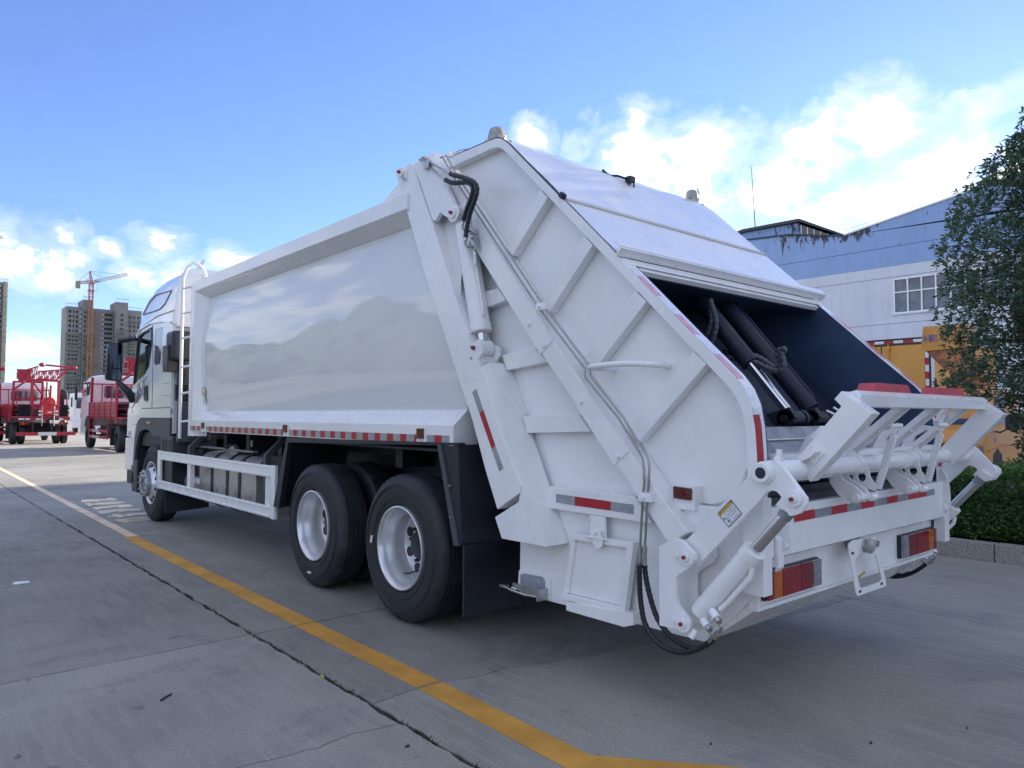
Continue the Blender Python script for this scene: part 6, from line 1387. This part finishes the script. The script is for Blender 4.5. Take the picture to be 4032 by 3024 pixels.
# ------------------------------------------------------------------ orange vehicles behind the hedge
def box_truck():
    r = tag(empty('orange_box_truck', (20, 4.0, -.012)), 'tall orange box body with closed rear doors and striped tape edges behind the hedge', 'box truck')
    X = 18.0; b = boxo('box_body', (X+.03, 2.72, 1.0), (X+5.2, 5.2, 3.55), ORUST, r, bevel=.015)
    for y0, y1 in ((2.92, 4.0), (4.03, 5.1)): boxo('rear_door', (X-.01, y0, 1.1), (X+.03, y1, 3.36), ORUST, b, bevel=.008)
    boxo('door_frame', (X-.005, 2.80, 3.385), (X+.03, 5.15, 3.42), BLACK, b, bevel=0); boxo('door_frame', (X-.005, 2.775, 1.0), (X+.03, 2.81, 3.42), BLACK, b, bevel=0); boxo('door_gap', (X-.008, 4.0, 1.1), (X+.02, 4.03, 3.36), CHASS, b, bevel=0)
    boxo('corner_post', (X-.012, 2.70, 1.0), (X+.03, 2.765, 3.5), WHTT, b, bevel=0)
    boxo('top_rail', (X-.006, 2.7, 3.52), (X+.03, 5.2, 3.56), CHASS, b, bevel=0)
    for k in range(12): boxo('edge_tape', (X-.014, 2.82, 1.15+k*.185), (X-.008, 2.91, 1.33+k*.185), (WHTT, REDT)[k % 2], b, bevel=0)
    for k in range(9): boxo('edge_tape', (X-.012, 2.95+k*.25, 3.435), (X-.008, 3.19+k*.25, 3.51), (WHTT, REDT)[k % 2], b, bevel=0)
    for y in (3.82, 4.20):
        tubeo('lock_rod', [(X-.05, y, 1.2), (X-.05, y, 3.42)], .022, ORUST, b, 8)
        for z in (1.3, 2.3, 3.30): boxo('rod_keeper', (X-.075, y-.05, z-.03), (X-.01, y+.05, z+.03), ORUST, b)
    boxo('tail_beam', (X+.0, 2.8, .72), (X+.15, 5.1, .95), BLACK, r)
    for y in (2.9, 4.7):
        m = MB(); m.lathe([(0, 0), (0, .45), (.26, .45), (.26, 0)], 24, 'y', (X+1.2, y, .46)); m.build('wheel', RUBBER, r, .03)
box_truck()
def platform_truck():
    r = tag(empty('orange_platform_truck', (16, 1.4, -.012)), 'orange pickup-based work truck facing the hedge with its folded boom above the cab', 'platform truck')
    X = 14.0; Y0, Y1 = .36, 2.25
    # cab: loft of YZ sections from nose to rear
    def sec(x, z0, z1, ins): return [(x, Y0+ins, z0), (x, Y1-ins, z0), (x, Y1-ins, z1-.06), (x, Y1-ins-.08, z1), (x, Y0+ins+.08, z1), (x, Y0+ins, z1-.06)]
    m = MB(); m.loft([sec(X-.18, .42, .95, .12), sec(X-.08, .38, 1.12, .04), sec(X+.10, .36, 1.20, .0), sec(X+.30, .36, 1.24, .0), sec(X+2.4, .36, 1.24, 0)]); c = m.build('cab', ORANGE, r, .02, smooth=40)
    m = MB(); m.loft([sec(X+.28, 1.2, 1.27, .03), sec(X+.42, 1.2, 1.62, .06), sec(X+.62, 1.2, 1.97, .10), sec(X+.9, 1.2, 2.04, .10), sec(X+2.1, 1.2, 2.04, .10), sec(X+2.35, 1.2, 1.9, .10)]); u = m.build('cab_upper', ORANGE, c, .02, smooth=40)
    m = MB(); m.face([(X+.275, Y0+.12, 1.285), (X+.275, Y1-.12, 1.285), (X+.575, Y1-.19, 1.90), (X+.575, Y0+.19, 1.90)]); m.build('windscreen', DGLASS, c, smooth=0)
    for s, y in ((-1, Y0+.088), (1, Y1-.088)): prismo('door_window', [(X+.62, 1.30), (X+.78, 1.86), (X+1.35, 1.88), (X+1.35, 1.30)][::1], 'y', y-.012, y+.012, DGLASS, c, bevel=0)
    boxo('bumper', (X-.30, Y0-.02, .22), (X+.15, Y1+.02, .46), ORANGE, r, bevel=.04); boxo('lower_grille', (X-.31, Y0+.35, .30), (X-.2, Y1-.35, .40), BLACK, r); boxo('grille', (X-.20, Y0+.5, .62), (X-.1, Y1-.5, .90), BLACK, c)
    for y0 in (Y0+.06, Y1-.42):
        h = boxo('headlight', (X-.17, y0, .60), (X-.05, y0+.36, .89), CLEARL, c, bevel=.02); boxo('lamp_bowl', (X-.175, y0+.13, .70), (X-.16, y0+.26, .84), REDL, c, bevel=.004); boxo('lamp_bar', (X-.176, y0+.02, .655), (X-.165, y0+.34, .668), CHROME, c, bevel=0); boxo('lamp_rim', (X-.16, y0-.02, .585), (X-.06, y0+.38, .60), BLACK, c, bevel=0)
        boxo('fog_lamp', (X-.315, y0+.1, .31), (X-.29, y0+.3, .42), CLEARL, c, bevel=.01)
    textmesh('bonnet_lettering', 'VY', .08, frame2((X-.10, 1.22, 1.02), (0, -1, 0), (.3, 0, 1)), WHTT, c)
    cylo('side_repeater', (X+.40, Y0-.01, .98), (X+.40, Y0+.01, .98), .05, DGLASS, c)
    prismo('wheel_arch', [(X+.15, .36), (X+.25, .68), (X+.50, .80), (X+.75, .68), (X+.85, .36)], 'y', Y0-.008, Y0+.1, CHASS, c, bevel=0)
    tubeo('body_crease', [(X-.05, Y0-.003, .76), (X+.6, Y0-.006, .86), (X+2.3, Y0-.006, .86)], .010, ORANGED, c, 6)
    mr = boxo('door_mirror', (X+.28, Y0-.42, 1.18), (X+.42, Y0-.20, 1.50), BLACK, r, bevel=.03); tubeo('mirror_arm', [(X+.50, Y0+.06, 1.16), (X+.35, Y0-.10, 1.13), (X+.33, Y0-.22, 1.2)], .016, BLACK, r, 8)
    tubeo('wiper', [(X+.27, Y0+.45, 1.27), (X+.36, Y0+.95, 1.44)], .010, BLACK, c, 5)
    for x in (X+.5, X+3.2):
        for y in (Y0+.02, Y1-.24): m = MB(); m.lathe([(0, 0), (0, .33), (.22, .33), (.22, 0)], 24, 'y', (x, y, .34)); m.build('wheel', RUBBER, r, .03)
    boxo('load_bed', (X+2.45, Y0, .6), (X+5, Y1, 1.1), ORANGE, r)
    # folded boom head over the cab
    Q = 15.5
    P = [(2.069, 3.541), (2.118, 3.058), (2.05, 2.96), (1.2, 3.0), (1.2, 3.53)]
    b = prismo('boom_head', P, 'x', Q, Q+.7, ORANGE, r, bevel=.01)
    textmesh('boom_lettering', '\u79d1', .19, frame2((15.49,1.973,3.233), (0, -1, 0), (0, 0, 1)), INKB, b)
    textmesh('boom_lettering', '\u5c3c', .19, frame2((15.49,1.843,3.237), (0, -1, 0), (0, 0, 1)), INKB, b)
    prismo('lower_boom', [(2.04, 2.97), (1.45, 2.28), (1.05, 2.3), (1.2, 3.0)], 'x', Q+.06, Q+.6, ORANGED, r, bevel=.01)
    prismo('boom_foot', [(1.62, 2.42), (1.50, 2.05), (.85, 2.05), (.9, 2.35), (1.45, 2.30)], 'x', Q+.0, Q+.5, ORANGED, r, bevel=.01); boxo('foot_slot', (Q-.01, 1.05, 2.12), (Q+.02, 1.28, 2.18), CHASS, r, bevel=.005)
    prismo('boom_strut', [(1.63, 2.50), (1.55, 2.50), (1.40, 2.02), (1.48, 2.02)], 'x', Q-.04, Q+.0, ORANGE, r)
platform_truck()

# ------------------------------------------------------------------ plants
LEAF = {}
def leaf_mat(name, col, rough=.4):
    m = bpy.data.materials.new(name); m.use_nodes = True; t = NT(m.node_tree); b = t.n['Principled BSDF']
    pos = t.node('ShaderNodeNewGeometry').outputs['Position']
    n = t.noise(pos, 23, 2, .5); n2 = t.noise(pos, 2.2, 3, .5)
    c = t.mix(t.ramp(n, .3, .7), tuple(x*.6 for x in col)+(1,), (col[0]*1.35, col[1]*1.4, col[2]*1.15, 1))
    c = t.mix(t.math('MULTIPLY', t.ramp(n2, .4, .65), .5), c, (col[0]*1.5, col[1]*1.35, col[2]*1.0, 1))
    t.put(b.inputs['Base Color'], c); b.inputs['Roughness'].default_value = rough
    tr = t.node('ShaderNodeBsdfTranslucent'); t.put(tr.inputs[0], t.mix(1., c, (1.3, 1.6, .7, 1), 'MULTIPLY'))
    mx = t.node('ShaderNodeMixShader'); mx.inputs[0].default_value = .22; o = t.n['Material Output']
    t.l.new(b.outputs[0], mx.inputs[1]); t.l.new(tr.outputs[0], mx.inputs[2]); t.l.new(mx.outputs[0], o.inputs[0])
    return m
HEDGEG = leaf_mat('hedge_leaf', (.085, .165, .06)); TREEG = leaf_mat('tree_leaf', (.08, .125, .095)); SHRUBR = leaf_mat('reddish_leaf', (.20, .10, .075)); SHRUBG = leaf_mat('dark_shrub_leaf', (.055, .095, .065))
BARK = pbr('bark', (.075, .062, .05), .9, var=.3, vscale=20, bump=.5)
def leaf_geo(bm, p, d, up, L, W, fold=.25):
    """one folded leaf: four triangles on either side of the rib"""
    d = d.normalized(); s = d.cross(up)
    if s.length < 1e-4: s = d.orthogonal()
    s.normalize(); n = s.cross(d)
    a = p; b = p+d*L*.5-n*L*.03; t = p+d*L-n*L*.16
    l = p+d*L*.48+s*W*.5+n*W*fold; r = p+d*L*.48-s*W*.5+n*W*fold
    v = [bm.verts.new(q) for q in (a, l, t, r, b)]
    for f in ((0, 1, 4), (1, 2, 4), (0, 4, 3), (4, 2, 3)): bm.faces.new([v[i] for i in f])
def foliage(name, thing_, leaves, mat, proto, cam_pos=Vector((-2.77, -4.38, 1.45)), n_single=300):
    """leaves: (position, direction, up, length, width); the ones showing largest become leaf parts, the rest one mesh"""
    base = Vector(thing_.location)
    order = sorted(range(len(leaves)), key=lambda i: (leaves[i][0]-cam_pos).length/leaves[i][3])
    single = set(order[:n_single])
    m = MB()
    for i, (p, d, u, L, W) in enumerate(leaves):
        if i not in single: leaf_geo(m.bm, p-base, d, u, L, W)
    o = m.build(name, mat, None, smooth=0); o.parent = thing_; tag(o, kind='stuff')
    me = None
    for i in sorted(single):
        p, d, u, L, W = leaves[i]
        if me is None:
            k = MB(); leaf_geo(k.bm, Vector((0, 0, 0)), Vector((0, 1, 0)), Vector((0, 0, 1)), 1, .36); q = k.build('leaf', mat, None, smooth=0); me = q.data
        else: q = bpy.data.objects.new('leaf', me); C.objects.link(q)
        q.parent = thing_
        d = d.normalized(); s = d.cross(u); s = s.normalized() if s.length > 1e-4 else d.orthogonal().normalized(); n = s.cross(d)
        q.matrix_local = Matrix(((s.x, d.x, n.x, p.x-base.x), (s.y, d.y, n.y, p.y-base.y), (s.z, d.z, n.z, p.z-base.z), (0, 0, 0, 1))) @ Matrix.Diagonal((W/.36, L, (L+W)/1.4, 1))
rnd = random.Random(11)
def rdir(z=0.): 
    v = Vector((rnd.gauss(0, 1), rnd.gauss(0, 1), rnd.gauss(0, 1)+z)); return v.normalized()
def hedge():
    h = tag(empty('clipped_hedge', (6.6, -2, .12), world_parts=False), 'low clipped hedge of small rounded leaves along the granite kerb', 'hedge')
    L = []
    def top(y): return .80+.03*math.sin(y*2.1)+.10*max(0, min(1, (-1.6-y)/.9))
    def front(y, z): return 5.93+.06*noise.noise(Vector((y*1.7, z*2.2, 0)))+.10*max(0, (.30-z)/.3)
    for k in range(15500):
        near = rnd.random() < .78; y = rnd.uniform(-3.4, -.9) if near else rnd.uniform(-7, 8)
        z = .17+(top(y)-.15)*rnd.random()**.9; depth = abs(rnd.gauss(0, .10)); x = front(y, z)+depth-.02
        if noise.noise(Vector((x*5, y*5, z*5))) < -.45: continue
        d = Vector((-1, rnd.gauss(0, .8), rnd.gauss(.5, .5))); L.append((Vector((x, y, z)), d, rdir(.8), rnd.uniform(.030, .052), rnd.uniform(.020, .032)))
    for k in range(8500):
        near = rnd.random() < .75; y = rnd.uniform(-3.4, -.6) if near else rnd.uniform(-7, 8)
        x = rnd.uniform(5.95, 7.2); z = top(y)+rnd.gauss(-.02, .045)+.05*noise.noise(Vector((x*3, y*3, 1)))
        d = Vector((rnd.gauss(-.2, .7), rnd.gauss(0, .7), rnd.uniform(.3, 1.2))); L.append((Vector((x, y, z)), d, rdir(.8), rnd.uniform(.030, .055), rnd.uniform(.020, .032)))
    foliage('hedge_foliage', h, L, HEDGEG, None)
    m = MB(); 
    for k in range(110):
        y = rnd.uniform(-4.5, 1); x = rnd.uniform(6.02, 7.0); m.tube([(x-6.6, y+2, -.02), (x-6.6+rnd.gauss(0, .06), y+2+rnd.gauss(0, .06), .25), (x-6.6+rnd.gauss(0, .12), y+2+rnd.gauss(0, .12), .6)], .006, 4)
    m.build('hedge_stems', BARK, h)
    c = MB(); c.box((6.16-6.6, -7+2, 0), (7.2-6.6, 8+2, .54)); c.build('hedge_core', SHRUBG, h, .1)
hedge()
def tree():
    T0 = Vector((8.6, -2.9, .12))
    t = tag(empty('broadleaf_tree', T0, world_parts=False), 'dense evergreen tree with glossy leaves at the right edge', 'tree')
    m = MB(); m.tube([(0, 0, -.05), (.03, .02, .8), (-.02, .05, 1.8), (.05, .0, 3.2), (0, .1, 4.6), (0, .1, 6.0)], lambda k: .13-.10*k, 10, smooth=4); trunk = m.build('trunk', BARK, t)
    prof = [(z, y) for y, z in ((-1.656,0.805),(-1.583,1.192),(-1.519,1.453),(-1.281,1.67),(-0.985,1.753),(-0.571,1.84),(-0.646,2.014),(-0.826,2.287),(-0.656,2.545),(-0.581,2.801),(-0.667,3.077),(-0.77,3.419),(-0.633,3.762),(-0.766,3.953),(-0.834,4.188),(-1.013,4.503),(-1.2,4.702),(-1.41,4.854),(-1.601,5.039),(-1.676,5.219),(-1.819,5.442),(-2.068,5.753),(-2.332,5.98))]
    prof = sorted((z, y) for z, y in prof)
    def yl(z):
        for (a, b), (c, d) in zip(prof, prof[1:]):
            if a <= z <= c: return b+(d-b)*(z-a)/(c-a)
        return -3.0
    L = []; limbs = MB()
    for k in range(17000):
        z = prof[0][0]+(prof[-1][0]-prof[0][0])*rnd.random(); yc = -2.9; ry = max(.12, yl(z)-yc+.06); rx = min(1.5, ry*.85)
        a = rnd.uniform(0, 2*math.pi); rr = rnd.random()**.42
        p = Vector((8.6+math.cos(a)*rx*rr, yc+math.sin(a)*ry*rr, z+rnd.gauss(0, .04)))
        if math.cos(a) > .35 and rnd.random() < .6: continue
        if noise.noise(p*1.35) < -.30 and rr > .7: continue
        if noise.noise(p*3.1+Vector((5, 0, 0))) < -.45: continue
        out = Vector((math.cos(a), math.sin(a), .35+rnd.gauss(0, .35))).normalized()
        if k % 9 == 0 and rr > .5:
            q = Vector((8.6, yc, z-.35*rr)); limbs.tube([q-T0, (q+p)/2-T0+Vector((0, 0, .05)), p-T0], lambda s: .016-.012*s, 4)
        for j in range(rnd.randint(5, 8)):
            d = (out*.7+rdir()*.9).normalized(); L.append((p+d*.015+rdir()*.02, d, rdir(1.2), rnd.uniform(.06, .105), rnd.uniform(.022, .036)))
    core = MB(); rings = []
    for i in range(15):
        z = 1.7+i*.29; ry = max(.08, (yl(z)+2.9-.42)*.72); rx = min(.6, ry*.5)
        rings.append([Vector((8.6+math.cos(a)*rx*(1+.25*noise.noise(Vector((math.cos(a)*2, math.sin(a)*2, z*1.6)))), -2.9+math.sin(a)*ry*(1+.22*noise.noise(Vector((math.cos(a)*2+9, math.sin(a)*2, z*1.6)))), z))-T0 for a in [2*math.pi*k/22 for k in range(22)]])
    core.loft(rings); tag(core.build('inner_foliage', TREEG, t, smooth=0), kind='stuff')
    limbs.build('limbs', BARK, t); foliage('crown', t, L, TREEG, None)
    # loose sprays hanging in front of the orange truck
tree()
def shrub(label, centre, rad, n, mat, size, name='shrub', group=None):
    c = Vector(centre); t = tag(empty(name, c, world_parts=False), label, 'shrub', group); L = []; m = MB()
    for k in range(n):
        v = rdir(.25); rr = rnd.random()**.45; p = c+Vector((v.x*rad[0], v.y*rad[1], rad[2]+v.z*rad[2]))*1.0*Vector((1, 1, 1)).x if False else c+Vector((v.x*rad[0]*rr, v.y*rad[1]*rr, rad[2]+v.z*rad[2]*rr))
        if noise.noise(p*3.3) < -.25: continue
        if k % 14 == 0: m.tube([(rnd.gauss(0, .03), rnd.gauss(0, .03), 0), (p-c)*.5+Vector((0, 0, .05)), p-c], lambda s: .008-.006*s, 4)
        for j in range(4): d = (v+rdir()*.9).normalized(); L.append((p+rdir()*.02, d, rdir(1), size*rnd.uniform(.7, 1.2), size*rnd.uniform(.32, .45)))
    m.build('stems', BARK, t); foliage('foliage', t, L, mat, None, n_single=60)
shrub('sparse reddish twiggy shrub beside the orange cab behind the hedge', (7.5, -2.25, .4), (.40, .34, .60), 520, SHRUBR, .045)
shrub('dark leafy shrub at the foot of the tree behind the hedge', (8.1, -2.75, .12), (.75, .85, .85), 2600, SHRUBG, .055)
shrub('dark shrub between the hedge and the orange cab corner', (8.2, -1.75, .12), (.5, .42, .42), 600, SHRUBG, .055)

# ------------------------------------------------------------------ litter on the concrete
sc = prismo('paper_scrap', [(-1.877,3.145),(-1.839,3.163),(-1.758,3.13),(-1.758,3.074),(-1.843,3.067),(-1.874,3.054)], 'z', .001, .012, STICK, None, bevel=.003); tag(sc, 'folded strip of white paper lying on the concrete at the left', 'litter')
tw = MB(); tw.tube([(-1.66,-0.403,0.006),(-1.624,-0.369,0.006),(-1.592,-0.347,0.006)], .005, 6); tag(tw.build('twig', CHASS, None), 'short dark twig lying on the concrete in the foreground', 'twig')
nb = MB(); q = Vector((-2.291,-0.649,0)); nb.cyl(q, q+Vector((0, 0, .010)), .012, seg=6); nb.cyl(q+Vector((0, 0, .01)), q+Vector((.0, 0, .018)), .006, seg=10); tag(nb.build('hex_nut', ZINC, None, .001), 'small steel nut on the concrete near the lower left corner', 'nut')
def stone(label, loc, r, mat, name='dead_leaf'):
    m = MB(); q = Vector(loc); ring = [(q.x+math.cos(a)*r*(1+.5*noise.noise(Vector((math.cos(a)*2+q.x*9, math.sin(a)*2, 1)))), q.y+math.sin(a)*r*.5, .002+.004*math.sin(a*2)) for a in [2*math.pi*i/9 for i in range(9)]]
    m.loft([ring, [(x, y, z+.004) for x, y, z in ring]]); tag(m.build(name, mat, None), label, 'litter')
DLEAF = pbr('dead_leaf_brown', (.035, .030, .028), .8)
stone('dark dry leaf beside the long crack near the bottom edge', (-0.988,-1.64,0), .011, DLEAF)
stone('small dark chip on the concrete at the lower right', (1.088,-3.175,0), .007, DLEAF)
stone('thin dark sliver of leaf near the bottom right of the concrete', (0.588,-2.949,0), .009, DLEAF)
stone('dark speck of leaf on the concrete right of the yellow corner', (0.04,-2.492,0), .007, DLEAF)
for (c, txt) in (((-1.169,10.946,0), None),): pass
sc2 = prismo('cigarette_end', [(-0.886,-0.598),(-0.877,-0.595),(-0.877,-0.631),(-0.886,-0.636)], 'z', .002, .010, STICKY, None, bevel=.002); tag(sc2, 'pale cigarette end caught in the long crack', 'litter')

# ------------------------------------------------------------------ far trees on the other side of the yard, seen only in the paint
def far_trees():
    m = MB(); rr = random.Random(4)
    for y, h, w in ((8, 5.2, 2.6), (13, 6.0, 3.0), (17.5, 4.2, 2.0), (22, 6.6, 3.2), (26, 7.4, 3.4), (30, 6.2, 2.6), (37.5, 4.6, 2.4), (42, 5.6, 2.8), (47, 5.0, 2.4), (53, 7, 3), (60, 6, 3), (-8, 6, 3), (-16, 7, 3.4)):
        for j in range(3):
            bmesh.ops.create_icosphere(m.bm, subdivisions=3, radius=1, matrix=Matrix.Translation((-14.5+rr.uniform(-1, 1), y+rr.uniform(-1, 1)*w*.5, h*(.35+.2*j))) @ Matrix.Diagonal((1.5, w*(.75-.13*j), h*.38, 1)))
    o3 = Vector((-14.5, 20, 3))
    for v in m.bm.verts: v.co += Vector((noise.noise(v.co*.9), noise.noise(v.co*.9+Vector((7, 0, 0))), noise.noise(v.co*.9+Vector((0, 7, 0)))))*.9
    tag(m.build('far_trees', leaf_mat('far_tree_leaf', (.05, .075, .04), .8), None), kind='stuff')
far_trees()
